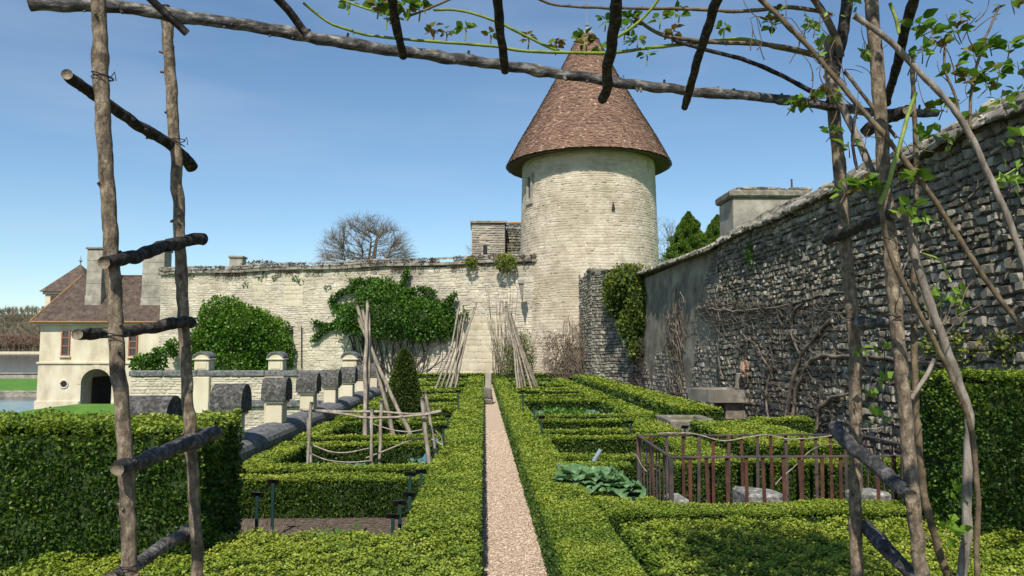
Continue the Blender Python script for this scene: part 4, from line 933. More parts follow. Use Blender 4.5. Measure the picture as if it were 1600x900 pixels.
hedge('box hedge between the cabbage and the next bed', [(1.15, 2.0, 10.31, 10.75, 0, .42)])
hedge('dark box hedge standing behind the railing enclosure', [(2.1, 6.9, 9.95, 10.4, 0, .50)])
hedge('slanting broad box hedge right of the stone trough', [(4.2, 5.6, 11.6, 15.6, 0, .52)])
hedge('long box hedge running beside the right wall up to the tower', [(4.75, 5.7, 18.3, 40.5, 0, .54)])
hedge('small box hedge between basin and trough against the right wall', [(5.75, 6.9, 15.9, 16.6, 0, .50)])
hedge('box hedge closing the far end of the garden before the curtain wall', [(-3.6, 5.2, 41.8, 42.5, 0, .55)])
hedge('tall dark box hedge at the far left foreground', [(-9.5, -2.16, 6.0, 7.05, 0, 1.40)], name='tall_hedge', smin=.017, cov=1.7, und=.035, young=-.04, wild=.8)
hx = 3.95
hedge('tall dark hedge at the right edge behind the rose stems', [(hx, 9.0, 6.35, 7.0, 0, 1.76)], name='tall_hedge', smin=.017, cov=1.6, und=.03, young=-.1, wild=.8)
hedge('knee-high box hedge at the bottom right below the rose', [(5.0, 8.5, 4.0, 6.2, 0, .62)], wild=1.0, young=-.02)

# topiary cone
def cone_topiary():
    t = empty('topiary_cone', 'clipped dark yew cone standing in the left beds', 'topiary', (P(631, 640, 19).x, 19.0, 0))
    b = MB(); n = 16000; z = 1.95 * rng.random(n) ** .9; a = rng.random(n) * 2 * math.pi
    prz = np.array([0, .3, .8, 1.3, 1.7, 1.9, 1.97]); prr = np.array([.40, .44, .40, .29, .17, .08, .0])
    r = np.interp(z, prz, prr) + rng.uniform(-.03, .015, n)
    x = t.location.x; p = np.stack([x + r * np.cos(a), 19 + r * np.sin(a), z], -1)
    leaves(b, p, np.stack([np.cos(a), np.sin(a), .5 + 0 * a], -1), .034, .5 + rng.normal(0, .16, n), .7, 0)
    part(b, 'foliage', 'yew_leaf', t); b = MB(); b.lathe([(r_ - .03, z_) for z_, r_ in zip(prz[:-1], prr[:-1] + .0)] + [(0.001, 1.93)], (x, 19, 0), 20); part(b, 'core', 'box_body', t, True)
    b = MB(); b.tube([(x, 19, 0), (x, 19, .4)], .05, 6); part(b, 'trunk', 'bark', t)
cone_topiary()

# ------------------------------------------------------------------ bed plants
def rosette(name, label, cat, x, y, r, n, m, group=None, up=.5, leafw=.5, z0=.02, ruffle=.06, seg=5):
    """a leafy plant: broad ruffled leaves around a centre"""
    t = empty(name, label, cat, (x, y, 0), group)
    for k in range(n):
        a = k * 2.4 + random.uniform(-.3, .3); f_ = k / n; el = up * (1.25 - f_) + random.uniform(-.1, .1); L_ = r * (.55 + .5 * f_) * random.uniform(.85, 1.15); W_ = L_ * leafw
        b = MB(); V = []; nu, nv = 12, 8
        ca, sa = math.cos(a), math.sin(a)
        for i in range(nu + 1):
            s_ = i / nu; wd = W_ * math.sin(math.pi * min(1, .12 + .9 * s_)) ** .7 * (1 if s_ > .22 else s_ / .22 * .9 + .1)
            rad = L_ * (s_ * math.cos(el * (1 - .6 * s_))); hz = L_ * (s_ * math.sin(el) - .45 * s_ * s_)
            for j in range(nv + 1):
                q = (j / nv - .5) * 2; rf_ = ruffle * r * (math.sin(s_ * 17 + j * 2.3 + k) * abs(q) + .5 * math.sin(j * 5 + k + s_ * 31) * abs(q)) + abs(q) * .12 * wd
                V.append((x + ca * rad - sa * q * wd, y + sa * rad + ca * q * wd, max(.01, z0 + hz + rf_ + .06)))
        b.poly(V, [(i * (nv + 1) + j, (i + 1) * (nv + 1) + j, (i + 1) * (nv + 1) + j + 1, i * (nv + 1) + j + 1) for i in range(nu) for j in range(nv)])
        part(b, 'leaf', m, t, True)
    return t
cb = rosette('cabbage', 'huge sprawling big-leaved green cabbage left of the railing', 'vegetable', P(925, 755, 9.3).x, 9.35, .62, 22, 'cabbage_leaf', up=1.15, leafw=.46, z0=.26, ruffle=.05)
rosette('cabbage', 'lower spreading side rosette of the cabbage nearest the railing corner', 'vegetable', P(968, 765, 9.1).x, 9.1, .40, 12, 'cabbage_leaf', up=.8, leafw=.55, z0=.28, ruffle=.05)
rosette('cabbage', 'drooping left rosette of broad leaves nearest the path strip', 'vegetable', P(900, 755, 9.1).x, 9.15, .34, 9, 'cabbage_leaf', up=.9, leafw=.52, z0=.34, ruffle=.05)
def tuft(mb, x, y, n, h, m=0, s=.03, t0=.5, w=.2):
    p = np.stack([x + rng.normal(0, w, n), y + rng.normal(0, w, n), rng.uniform(.0, h, n)], -1)
    leaves(mb, p, np.tile([0, 0, 1.], (n, 1)), s, t0 + rng.normal(0, .2, n), .6, m)
b = MB()
for k in range(18): tuft(b, random.uniform(-2.65, -1.75), random.uniform(11.0, 11.7), 90, .22, 0, .06, .6, .12)
tag(b.build('kale_row', 'blue_leaf'), 'blue-grey kale leaves growing inside the wattle frame', 'vegetable', kind='stuff')
b = MB()
for k in range(10): tuft(b, random.uniform(-.95, -.8), random.uniform(11.6, 12.6), 60, .2, 0, .06, .5, .1)
tag(b.build('leek_row', 'blue_leaf'), 'small row of leeks near the path inside the wattle frame bed', 'vegetable', kind='stuff')
b = MB()
for k in range(26): tuft(b, random.uniform(1.7, 2.6), random.uniform(19.5, 21.5), 90, .30, 0, .06, .6, .16)
tag(b.build('leafy_greens', 'wild_leaf'), 'bright leafy greens growing in the wide right bed', 'vegetable', kind='stuff')
b = MB()
for k in range(14): tuft(b, random.uniform(1.25, 1.65) + (k % 2) * 1.5, random.uniform(19.5, 21), 80, .24, 0, .07, .6, .14)
tag(b.build('grey_cabbages', 'blue_leaf'), 'grey-green cabbages either side of the leafy greens', 'vegetable', kind='stuff')
b = MB()
for k in range(10): tuft(b, random.uniform(-1.7, -.9), random.uniform(21.5, 23), 90, .26, 0, .07, .55, .16)
tag(b.build('kale_patch', 'blue_leaf'), 'grey kale patch in the left bed behind the topiary cone', 'vegetable', kind='stuff')
b = MB()
for k in range(16): tuft(b, random.uniform(1.6, 3.4), random.uniform(33.9, 35.5), 60, .4, 0, .09, .5, .2)
tag(b.build('far_greens', 'wild_leaf'), 'green plants in the farthest right bed', 'vegetable', kind='stuff')
# soil bed plants
b = MB()
for k in range(9):
    x = P(540, 800, 7.2).x + random.gauss(0, .14); tuft(b, x, 7.0 + random.gauss(0, .1), 46, .36, 0, .034, .65, .05)
tag(b.build('young_plant', 'wild_leaf'), 'fresh green shoots rising at the edge of the soil bed', 'plant', kind='stuff')
b = MB()
for k in range(60):
    x = random.uniform(-2.7, -2.1); y = random.uniform(7.3, 8.3); hh = random.uniform(.12, .3)
    for q_ in range(8): b.tube([(x, y, 0), (x + random.gauss(0, .06), y + random.gauss(0, .06), hh * random.uniform(.6, 1))], [.003, .0015], 3, cap=False)
tag(b.build('dry_herb', 'pale_wood'), 'dry grey woody herb at the left end of the soil bed', 'plant')
b = MB(); n = 2600; x = rng.uniform(XL, -.7, n); y = rng.uniform(6.7, 9.3, n); s = rng.uniform(.008, .03, n) * rng.random(n)
V = np.stack([x, y, .0 * x], -1)[:, None] + oc[None] * s[:, None, None] * rng.uniform(.7, 1.3, (n, 5, 1)); b.np(V, (np.arange(n)[:, None, None] * 5 + fq[None] * 0).reshape(-1, 3)[:0] if False else (np.arange(n)[:, None, None] * 5 + np.array([[0, 1, 4], [1, 2, 4], [2, 3, 4], [3, 0, 4]])[None]).reshape(-1, 3), .5)
tag(b.build('soil_clods', 'soil'), 'crumbly clods on the bare soil bed', kind='stuff')

# ------------------------------------------------------------------ plant label signs
def sign(label, u, vtop, vbot, D, flip=1, group='small dark green plant label posts'):
    p = P(u, vtop, D); z0 = 0.0; h = max(.2, p.z)
    t = empty('plant_label', label, 'label post', (p.x, D, 0), group)
    b = MB(); b.rbox(-.016, .016, -.011, .011, 0, h - .02, .003); b.build('post', 'green_metal', t)
    mt = Matrix.Translation((0, -.01, h - .005)) @ Matrix.Rotation(R(-38), 4, 'X') @ Matrix.Rotation(R(8 * flip), 4, 'Z')
    b = MB(); b.rbox(-.062, .062, -.05, .05, 0, .006, .002, mt=mt); b.build('plate', 'dark_metal', t)
sign('shortest plant label post standing left of the group on the soil bed', 614, 806, 835, 7.4)
sign('medium plant label post at the left of the near trio on the soil bed', 625, 785, 835, 7.5, -1)
sign('taller plant label post in the near trio on the soil bed', 640, 772, 835, 7.6)
sign('tallest plant label post in front of the shaded hedge face', 641, 740, 800, 8.7)
sign('plant label post tucked against the path strip by the soil bed', 658, 736, 780, 8.9, -1)
sign('plant label post at the left end of the soil bed', 427, 752, 805, 8.4)
sign('half-hidden plant label post beside the tall left hedge', 402, 772, 800, 8.0)
sign('plant label post right of the cabbage in front of the railing', 990, 772, 805, 7.75)
sign('plant label post on the path strip left of the wide right bed hedge', 846, 652, 675, 14.0, -1)
sign('plant label post in the next bed up the right strip', 835, 632, 660, 16.6)
sign('plant label post left of the leafy greens', 817, 611, 640, 19.0)
sign('plant label post above the bed behind the railing on its left', 985, 659, 675, 14.5)
sign('plant label post beyond the back rail of the enclosure', 1070, 667, 700, 13.0)
sign('plant label post right of the wattle frame near the path', 693, 667, 690, 12.6)
sign('plant label post between the wattle frame and the topiary bed', 700, 650, 665, 15.2, -1)
sign('plant label post by the kale patch behind the topiary', 716, 611, 640, 19.5)
sign('far plant label post on the right strip by the pole bundle', 797, 595, 605, 30)
# blue tags
for (u, v, D, lb) in ((679, 689, 11.6, 'small blue plastic tag hanging at the right end of the wattle frame'), (666, 716, 11.4, 'small blue tag lying at the foot of the wattle frame')):
    p = P(u, v, D); b = MB(); b.rbox(p.x - .05, p.x + .05, D - .004, D + .004, p.z - .05, p.z + .05, .002, mt=Matrix.Translation(p) @ Matrix.Rotation(.5, 4, 'Y') @ Matrix.Translation(-p))
    M.setdefault('blue_plastic', mat('blue_plastic', [(.08, .18, .26), (.12, .24, .34)], 5, .4)); tag(b.build('name_tag', 'blue_plastic'), lb, 'tag')
p = P(933, 707, 10.6); M['slate_blue'] = mat('slate_blue', [(.18, .22, .27), (.3, .35, .4)], 5, .4)
b = MB(); b.tube([p + Vector((-.05, 0, -.12)), p + Vector((.05, .0, .04))], [.03, .03], 10); tag(b.build('bottle', 'slate_blue'), 'upturned pale bottle on a stick behind the cabbage', 'bottle')

# ------------------------------------------------------------------ poles
def branchpts(pts, step=.05, wob=.004):
    """resample a polyline smoothly with small crookedness"""
    p = np.array([tuple(q) for q in pts]); d = np.r_[0, np.cumsum(np.linalg.norm(np.diff(p, axis=0), axis=1))]
    n = max(2, int(d[-1] / step)); s = np.linspace(0, d[-1], n + 1)
    out = np.stack([np.interp(s, d, p[:, k]) for k in range(3)], -1)
    if len(p) > 2 and n > 6:
        for _ in range(max(2, int(.12 / step))): out[1:-1] = (out[:-2] + 2 * out[1:-1] + out[2:]) / 4
    w_ = rng.normal(0, wob, out.shape); 
    for _ in range(2): w_[1:-1] = (w_[:-2] + w_[1:-1] * 2 + w_[2:]) / 4
    return out + w_, s / d[-1]
def stick(mb, pts, r0, r1, n=8, step=.05, wob=.004, rough=.06, knots=0):
    p, s = branchpts(pts, step, wob); r = r0 + (r1 - r0) * s; r = r * (1 + rng.normal(0, rough, len(r)))
    for _ in range(knots):
        k = rng.integers(1, len(r) - 1); r[max(0, k - 1):k + 2] *= rng.uniform(1.04, 1.11)
    mb.tube(p, r, n, wob=rough * .6)
    return p
def bundle(label, lines, D0, rpx, group, m='pale_wood', name='bean_pole_bundle', spread=.5):
    base = P(*lines[0][-1][:2], D0); t = empty(name, label, 'bean poles', (base.x, D0, 0), group)
    for k, ln in enumerate(lines):
        b = MB(); DD = D0 + spread * ((k * 37 % 10) / 10 - .5)
        pts = [P(u, v, D0 + (DD - D0) * (i / max(1, len(ln) - 1))) for i, (u, v) in enumerate(ln)]
        lowest = pts[-1].copy()
        if lowest.z > .02:
            d_ = (pts[-1] - pts[-2]); 
            if d_.z < -.01: pts.append(lowest + d_ * (lowest.z / -d_.z))
        r = rpx * D0 / 2400; stick(b, pts, r * .75, r * 1.1, 7, .12, .012, .05, knots=3)
        part(b, 'pole', m, t, True)
    # binding
    return t
tb = bundle('three-legged bundle of tall bean poles tied together behind the wattle frame', [[(574, 468), (571, 560), (570, 686)], [(555, 472), (575, 530), (595, 600), (617, 685)], [(558, 492), (590, 570), (615, 625), (643, 683)], [(577, 488), (576, 560), (574, 640), (573, 680)], [(566, 478), (580, 545), (598, 600), (606, 640)]], 15.6, 6.3, 'tied bean pole bundles', spread=1.2)
bundle('far leaning fan of bare bean poles left of the path', [[(718, 474), (706, 540), (681, 607)], [(722, 492), (712, 540), (689, 607)], [(727, 485), (718, 540), (696, 607)], [(745, 473), (730, 520), (711, 607)], [(741, 480), (722, 545), (702, 607)], [(716, 492), (714, 545), (712, 600)], [(735, 500), (715, 560), (704, 606)], [(724, 478), (716, 540), (712, 600)]], 31.5, 3.2, 'tied bean pole bundles', spread=1.6)
bundle('far leaning fan of bare bean poles right of the path', [[(784, 470), (803, 540), (808, 603)], [(790, 478), (806, 540), (816, 603)], [(793, 482), (808, 545), (821, 603)], [(790, 470), (812, 545), (829, 602)], [(799, 490), (818, 550), (839, 602)], [(795, 490), (812, 540), (835, 602)], [(800, 500), (806, 550), (812, 603)], [(828, 583), (815, 598)]], 31.5, 3.2, 'tied bean pole bundles', spread=1.6)
# wattle frame
t = empty('wattle_frame', 'low open frame of pale stakes and bent rods around the kale bed', 'plant support', (P(580, 700, 11.4).x, 11.4, 0))
for (u0, v0, u1, v1, D, w_) in ((486, 628, 479, 722, 10.9, 5), (481, 648, 489, 722, 11.3, 5), (581, 637, 580, 722, 11.0, 5), (596, 625, 593, 720, 11.6, 5), (659, 622, 676, 718, 11.1, 7), (665, 612, 688, 716, 11.5, 5), (663, 622, 672, 700, 11.6, 4)):
    b = MB(); a = P(u0, v0, D); c_ = P(u1, v1, D); c_.z = 0; stick(b, [a, (a + c_) / 2, c_], w_ * D / 2400, w_ * D / 2200, 6, .08, .006, .06, 2); part(b, 'stake', 'pale_wood', t, True)
for pts, D, w_ in (([(470, 640), (520, 644), (570, 653), (620, 652), (665, 648), (690, 642)], 11.0, 4.5), ([(475, 641), (540, 643), (600, 643), (650, 648), (688, 641)], 11.6, 4), ([(478, 692), (500, 700), (515, 707), (545, 708), (577, 700)], 11.0, 2.5), ([(572, 715), (600, 705), (630, 692), (655, 684), (672, 684), (690, 694)], 11.3, 2.5), ([(578, 660), (610, 672), (640, 676), (668, 670)], 11.6, 2.2), ([(478, 705), (510, 720), (545, 723), (580, 720)], 10.95, 2.2), ([(676, 668), (690, 682), (692, 696)], 11.2, 2)):
    b = MB(); stick(b, [P(u, v, D) for u, v in pts], w_ * D / 2400, w_ * D / 2600, 6, .08, .004, .05); part(b, 'rod', 'pale_wood', t, True)
# post at the end of the path
t = empty('path_post', 'narrow grey weathered slab post on a stone foot at the far end of the path', 'post', (P(763, 600, 27.5).x, 27.5, 0))
p = P(763, 605, 27.5)
b = MB(); b.rbox(p.x - .11, p.x + .11, 27.4, 27.55, p.z - .1, P(763, 583, 27.5).z, .02); part(b, 'slab', 'ashlar_grey', t)
b = MB(); b.rbox(p.x - .2, p.x + .16, 27.2, 27.7, 0, .2, .04, .03); b.rbox(p.x - .16, p.x + .13, 27.25, 27.65, .203, p.z - .1 + .09, .04, .03); part(b, 'stone_foot', 'slate_stone', t)

# ------------------------------------------------------------------ iron railing enclosure
rz = .90; xL, xR, yF, yB = P(1048, 715, 7.75).x, 4.75, 7.75, 9.65
xLb = P(997, 681, 9.65).x
t = empty('iron_railing', 'rusty iron railing enclosing a sunken stone pit on the right', 'railing', (xL, yF, 0))
def rail(a, c_, w_=.04):
    b = MB(); d_ = (c_ - a); ln = d_.length; mt = Matrix.Translation(a) @ Matrix.Rotation(math.atan2(d_.y, d_.x), 4, 'Z'); b.rbox(0, ln, -w_ / 2, w_ / 2, -.008, .012, .003, mt=mt); part(b, 'top_rail', 'iron', t)
c1, c2, c3, c4 = Vector((xL, yF, rz)), Vector((xR, yF, rz)), Vector((xR, yB, rz)), Vector((xLb, yB, rz))
rail(c1, c2); rail(c4, c3); rail(c1 + Vector((0, .022, .0)), c4 - Vector((0, .022, 0))); rail(c2 + Vector((0, .022, 0)), c3 - Vector((0, .022, 0)))
def bars(a, c_, n, m1, m2, wd=.036):
    d_ = c_ - a; ang = math.atan2(d_.y, d_.x)
    bb = []
    for m_ in (m1, m2):
        b = MB(); b.rbox(-wd / 2, wd / 2, -.006, .006, 0, rz - .009, .002); bb.append(b.build('bar', m_, t))
    for k in range(1, n):
        o = bb[k % 2] if k <= 2 else bb[k % 2].copy()
        if k > 2: COL.objects.link(o); o.parent = t
        o.location = a + d_ * (k / n) - Vector((0, 0, rz)) - t.location; o.rotation_euler = (random.gauss(0, .01), random.gauss(0, .012), ang + random.gauss(0, .05))
bars(c1, c2, 15, 'rust', 'rust'); bars(c4, c3, 15, 'iron', 'rust', .04); bars(c1, c4, 10, 'iron', 'iron', .034); bars(c2, c3, 10, 'iron', 'iron', .034)
for c_ in (c1, c2, c3, c4):
    b = MB(); b.rbox(c_.x - .022, c_.x + .022, c_.y - .022, c_.y + .022, 0, rz - .01, .004); b.lathe([(.04, .22), (.045, .25), (.04, .28)], (c_.x, c_.y, 0), 10); part(b, 'corner_post', 'iron', t)
ix0, ix1 = 0, 0
for k, (u0, u1, v1, D, lb) in enumerate(((1165, 1228, 762, 8.5, 'white lichen-covered stone block inside the railing, middle'), (1350, 1395, 760, 8.3, 'white stone block inside the railing, right end'), (1055, 1078, 768, 8.5, 'small pale stone at the near left corner inside the railing'))):
    a, c_ = P(u0, v1, D), P(u1, v1, D); b = MB(); b.rbox(a.x, c_.x, D, D + .45, 0, a.z - .08, .03, .03); tag(b.build('stone_block', 'flint'), lb, 'stone', 'pale stone blocks inside the railing')
b = MB(); stick(b, [P(u, v, 9.62) for u, v in ((1030, 677), (1080, 676), (1120, 688), (1140, 689), (1170, 682), (1200, 679), (1230, 686), (1260, 686), (1300, 681), (1330, 672), (1380, 668))], .010, .006, 6, .06, .006)
stick(b, [P(u, v, 9.3) for u, v in ((1210, 758), (1240, 730), (1270, 700), (1295, 692), (1320, 696))], .007, .004, 5, .06, .006)
stick(b, [P(u, v, 9.0) for u, v in ((985, 705), (995, 712), (1000, 725), (1010, 735))], .009, .004, 5, .06, .01)
tag(b.build('dry_vine', 'pale_wood', smooth=True), 'dry leafless vine stem trained along the back rail', 'vine')

# ------------------------------------------------------------------ wall plants
def bush(name, label, cat, blobs, m, trunk=None, group=None, core=True, size=.1, dens=1.0, t0=.45, **kw):
    c0 = blobs[0]; t = empty(name, label, cat, (c0[0], c0[1], 0), group); b = MB()
    for (x, y, z, rx, ry, rz_) in blobs:
        ar_ = (rx * ry + rx * rz_ + ry * rz_) / 3 * 12.5
        blob(b, (x, y, z), (rx, ry, rz_), int(ar_ * dens * 1.7 / (size * size)), size, t0, **kw)
    part(b, 'foliage', m, t)
    if core:
        b = MB(); 
        for (x, y, z, rx, ry, rz_) in blobs:
            k = .66; pf = [(rx * k * math.cos(-math.pi / 2 + math.pi * i / 10) + 1e-4, rz_ * k * math.sin(-math.pi / 2 + math.pi * i / 10)) for i in range(11)]
            s0 = b.n; b.lathe(pf, (x, y, z), 14); b.V[-1][:, 1] = y + (b.V[-1][:, 1] - y) * ry / rx
        part(b, 'inner_shade_core', 'box_body', t, True, 'stuff')  # solid dark core standing in for shade inside the foliage
    b = MB(); x, y, z = c0[0], c0[1], c0[2]
    for k in range(3 if trunk is not False else 0): b.tube([(x + .1 * k, y, -3.2 if x < -4.3 else 0), (x + random.uniform(-.4, .4), y, z * .5), (x + random.uniform(-.8, .8), y, z)], [.05, .04, .025], 6)
    if b.V: part(b, 'trunk', 'dark_bark', t)
    return t
def wallD(u): return 52 - (u - 252) / 555 * 7.4
def BL(u, v, ru, rv, D, ry):
    p = P(u, v, D); k = D / 1200; return (p.x, D, p.z, ru * k, ry, rv * k)
bush('wall_shrub', 'big round bright green shrub against the left part of the curtain wall', 'shrub',
     [BL(370, 530, 66, 46, 49.3, 1.6), BL(350, 496, 38, 32, 49.5, 1.3), BL(420, 530, 34, 34, 49, 1.3), BL(318, 545, 26, 34, 49.2, 1.2), BL(385, 510, 45, 30, 48.9, 1.4), BL(440, 548, 17, 30, 48.5, .8), BL(355, 575, 60, 30, 48.8, 1.3)], 'ivy_leaf', size=.115, t0=.62, lump=.14)
bush('wall_shrub', 'small green shrub left of the pale cross wall beside the gatehouse', 'shrub', [BL(232, 568, 26, 14, 46, .8), BL(248, 556, 9, 12, 46, .6), BL(268, 545, 10, 14, 50.5, .5)], 'ivy_leaf', size=.13, t0=.5)
cl_ = bush('climber', 'spreading evergreen climber trained on the curtain wall above the cross wall', 'climber',
     [BL(615, 492, 82, 36, 46.3, .7), BL(600, 468, 50, 24, 46.5, .6), BL(665, 500, 48, 32, 46.0, .7), BL(560, 498, 38, 26, 46.8, .6), BL(690, 508, 28, 22, 45.8, .5), BL(600, 452, 24, 18, 46.8, .4)], 'ivy_leaf', size=.10, t0=.5, lump=.3)
b = MB()
for (pts) in ([(560, 500), (530, 505), (505, 515), (490, 530)], [(560, 490), (525, 480), (515, 472), (530, 458), (560, 448)], [(600, 460), (590, 440), (575, 438)], [(625, 460), (630, 440), (637, 422)], [(680, 490), (705, 485), (702, 465)], [(700, 500), (722, 498), (728, 490)], [(600, 452), (570, 440), (548, 440)], [(640, 455), (665, 452), (680, 460)], [(545, 505), (515, 510), (490, 505)], [(690, 480), (700, 470), (712, 462)]):
    pp, s_ = branchpts([P(u, v, wallD(u) - .35) for u, v in pts], .1, .03); b.tube(pp, .025, 4, cap=False, mi=1)
    for q_ in pp: blob(b, q_, (.22, .12, .2), 26, .10, .42, mi=0, shell=1)
tag(b.build('climber_tendrils', ['ivy_leaf', 'twig']), 'loose leafy tendrils spreading over the wall from the evergreen climber', 'climber')
# dark stems below the climber
b = MB()
for k in range(60):
    u = random.uniform(545, 690); pts = [P(u, 525, wallD(u) - .3), P(u + random.uniform(-14, 14), 555, wallD(u) - .3), P(620 + (u - 620) * .6 + random.uniform(-10, 10), 584, wallD(u) - .3)]
    stick(b, pts, .02, .035, 4, .3, .05)
part(b, 'stem', 'dark_bark', cl_, kind='stuff')
for (u, v, ru, rv, lb) in ((790, 411, 16, 14, 'yellow-green ivy clump on the coping beside the tower'), (736, 411, 9, 8, 'small yellow-green ivy clump on the coping by the ruined building')):
    bush('ivy_clump', lb, 'ivy', [BL(u, v, ru, rv, wallD(u) - .3, .35)], 'autumn_leaf', size=.10, t0=.5, core=False, trunk=False)
b = MB()
for (u, v) in ((415, 428), (462, 436), (430, 434), (512, 450), (409, 436), (385, 445), (300, 430), (470, 440)): 
    blob(b, P(u, v, wallD(u) - .1), (.22, .1, .16), 60, .07, .4)
tag(b.build('wall_weeds', 'ivy_leaf'), 'small green weeds rooted in the joints of the curtain wall', 'weeds', kind='stuff')
# ivy on the right corner
bush('ivy', 'yellow-green ivy hanging over the plastered wall near the tower', 'ivy',
     [BL(985, 440, 38, 26, 35.2, .9), BL(968, 470, 24, 30, 36, .8), BL(1003, 470, 24, 36, 34.6, .6), BL(1008, 495, 18, 22, 34.5, .5), BL(990, 510, 24, 30, 35, .5), BL(955, 455, 14, 24, 37, .5), BL(996, 545, 14, 20, 34.8, .4)], 'autumn_leaf', size=.10, t0=.36, lump=.3, core=True)
def tangle(name, label, boxes, n, m, r=.012, drop=.8, seg=5, group=None):
    b = MB()
    for (u0, u1, v0, v1, D0, D1) in boxes:
        for k in range(n):
            u = random.uniform(u0, u1); v = random.uniform(v0, v1); D = D0 + (D1 - D0) * (u - u0) / (u1 - u0); pts = []
            for s_ in range(seg):
                pts.append(P(u, v, D - random.uniform(.0, .12))); u += random.gauss(0, 3.5); v += random.uniform(-.2, 1) * drop * (v1 - v0) / seg
                u = min(max(u, u0 - 3), u1 + 3); D = D0 + (D1 - D0) * (u - u0) / (u1 - u0); v = min(v, v1 + 4)
            stick(b, pts, r, r * .6, 3, .25, .03)
    return tag(b.build(name, m), label, 'climber', group)
def rwD(u): return (RX - .12) * 1200 / (u - 755) * .99
t_ = tangle('dry_climber', 'dry brown tangled climber on the plastered wall', [(1040, 1068, 440, 610, rwD(1040), rwD(1068)), (1046, 1064, 480, 560, rwD(1046), rwD(1064))], 60, 'twig', .015)
tangle('hanging_stems', 'dark bare stems hanging below the ivy', [(985, 1004, 520, 600, 35.0, 34.2)], 70, 'dark_bark', .018)
tangle('dry_shrub', 'dense dry brown creeper at the foot of the tower', [(845, 912, 510, 586, 42.2, 41.5), (880, 915, 490, 586, 41.8, 41.0), (850, 905, 550, 586, 42, 41)], 150, 'twig', .014, 1.0)
b = MB()
for k in range(16): blob(b, P(random.uniform(850, 912), random.uniform(530, 584), 41.6), (.5, .25, .4), 100, .06, .5)
tag(b.build('dry_creeper_leaves', 'dry_leaf'), 'withered leaf haze in the brown creeper at the tower foot', 'climber', kind='stuff')
b = MB()
for k in range(170):
    u = random.gauss(808, 16); p0 = P(u * .4 + 810 * .6, 588, 39.5); p1 = P(u, random.uniform(510, 560), 39.5)
    stick(b, [p0, (p0 + p1) / 2 + Vector((random.gauss(0, .05), 0, 0)), p1], .014, .007, 3, .4, .02)
for k in range(26): blob(b, P(random.gauss(810, 14), random.uniform(530, 582), 39.4), (.35, .3, .5), 90, .06, .35, mi=1)
tag(b.build('broom_shrub', ['twig', 'autumn_leaf']), 'olive green twiggy shrub behind the right far pole bundle', 'shrub')
b = MB()
for k in range(34):
    x0 = 785 + random.gauss(0, 9); x1 = x0 + random.gauss(-6, 14); vt = random.uniform(440, 520)
    stick(b, [P(x0, 584, 40.5), P((x0 * .4 + x1 * .6), (584 + vt) / 2, 40.5), P(x1, vt, 40.5)], .018, .008, 4, .35, .03)
tag(b.build('bare_shrub', 'twig'), 'tall bare whippy shrub against the curtain wall near the path end', 'shrub')
# espaliered vine on the right wall
b = MB()
def wallline(pts, r0, r1, n=6): stick(b, [P(u, v, rwD(u)) for u, v in pts], r0, r1, n, .12, .03, .12)
wallline([(1225, 680), (1228, 640), (1238, 600), (1250, 560), (1268, 530), (1300, 500), (1318, 470)], .06, .03)
wallline([(1240, 680), (1238, 650), (1243, 610), (1262, 565), (1290, 555), (1330, 555), (1400, 562), (1480, 570)], .05, .03)
wallline([(1250, 560), (1235, 520), (1240, 490), (1260, 470)], .035, .02)
wallline([(1090, 480), (1150, 487), (1210, 482), (1270, 465), (1330, 455), (1400, 440), (1480, 430), (1580, 400)], .03, .02)
wallline([(1200, 655), (1196, 620), (1205, 580), (1180, 540), (1160, 520)], .03, .015)
wallline([(1275, 675), (1280, 640), (1300, 620), (1330, 615)], .05, .03)
wallline([(1130, 590), (1120, 550), (1125, 500), (1118, 470)], .02, .012)
for (u0, u1, v0, v1, n_) in ((1090, 1340, 470, 500, 240), (1340, 1600, 400, 480, 110), (1110, 1330, 480, 640, 200), (1180, 1300, 550, 680, 90), (1450, 1600, 480, 570, 50)):
    for k in range(n_):
        u = random.uniform(u0, u1); v = random.uniform(v0, v1); a = random.uniform(0, 6.28); ln_ = random.uniform(15, 45)
        pts = [(u, v)]
        for s_ in range(3): a += random.gauss(0, .6); u += ln_ / 3 * math.cos(a); v += ln_ / 3 * math.sin(a) * .8; pts.append((min(u, 1610), v))
        stick(b, [P(x_, y_, rwD(x_)) for x_, y_ in pts], .009, .005, 3, .12, .02)
tag(b.build('espalier_vine', 'twig', smooth=True), 'leafless espaliered vine spread across the dark rubble wall', 'vine')
b = MB(); c = P(1174, 397, rwD(1174)); blob(b, c, (.12, .2, .3), 260, .05, .6)
tag(b.build('wall_fern', 'ivy_leaf'), 'single green fern tuft high on the dark rubble wall', 'fern')
b = MB()
for (u0, u1, v0, v1, n_) in ((1450, 1600, 520, 572, 26), (1440, 1475, 380, 430, 0), (1120, 1130, 300, 300, 0)):
    for k in range(n_): uu_ = random.uniform(u0, u1); blob(b, P(uu_, random.uniform(v0, v1), rwD(uu_)), (.1, .2, .16), 34, .045, .45)
if b.V: tag(b.build('wall_creeper', 'autumn_leaf'), 'sparse green creeper on the wall above the tall right hedge', 'climber', kind='stuff')

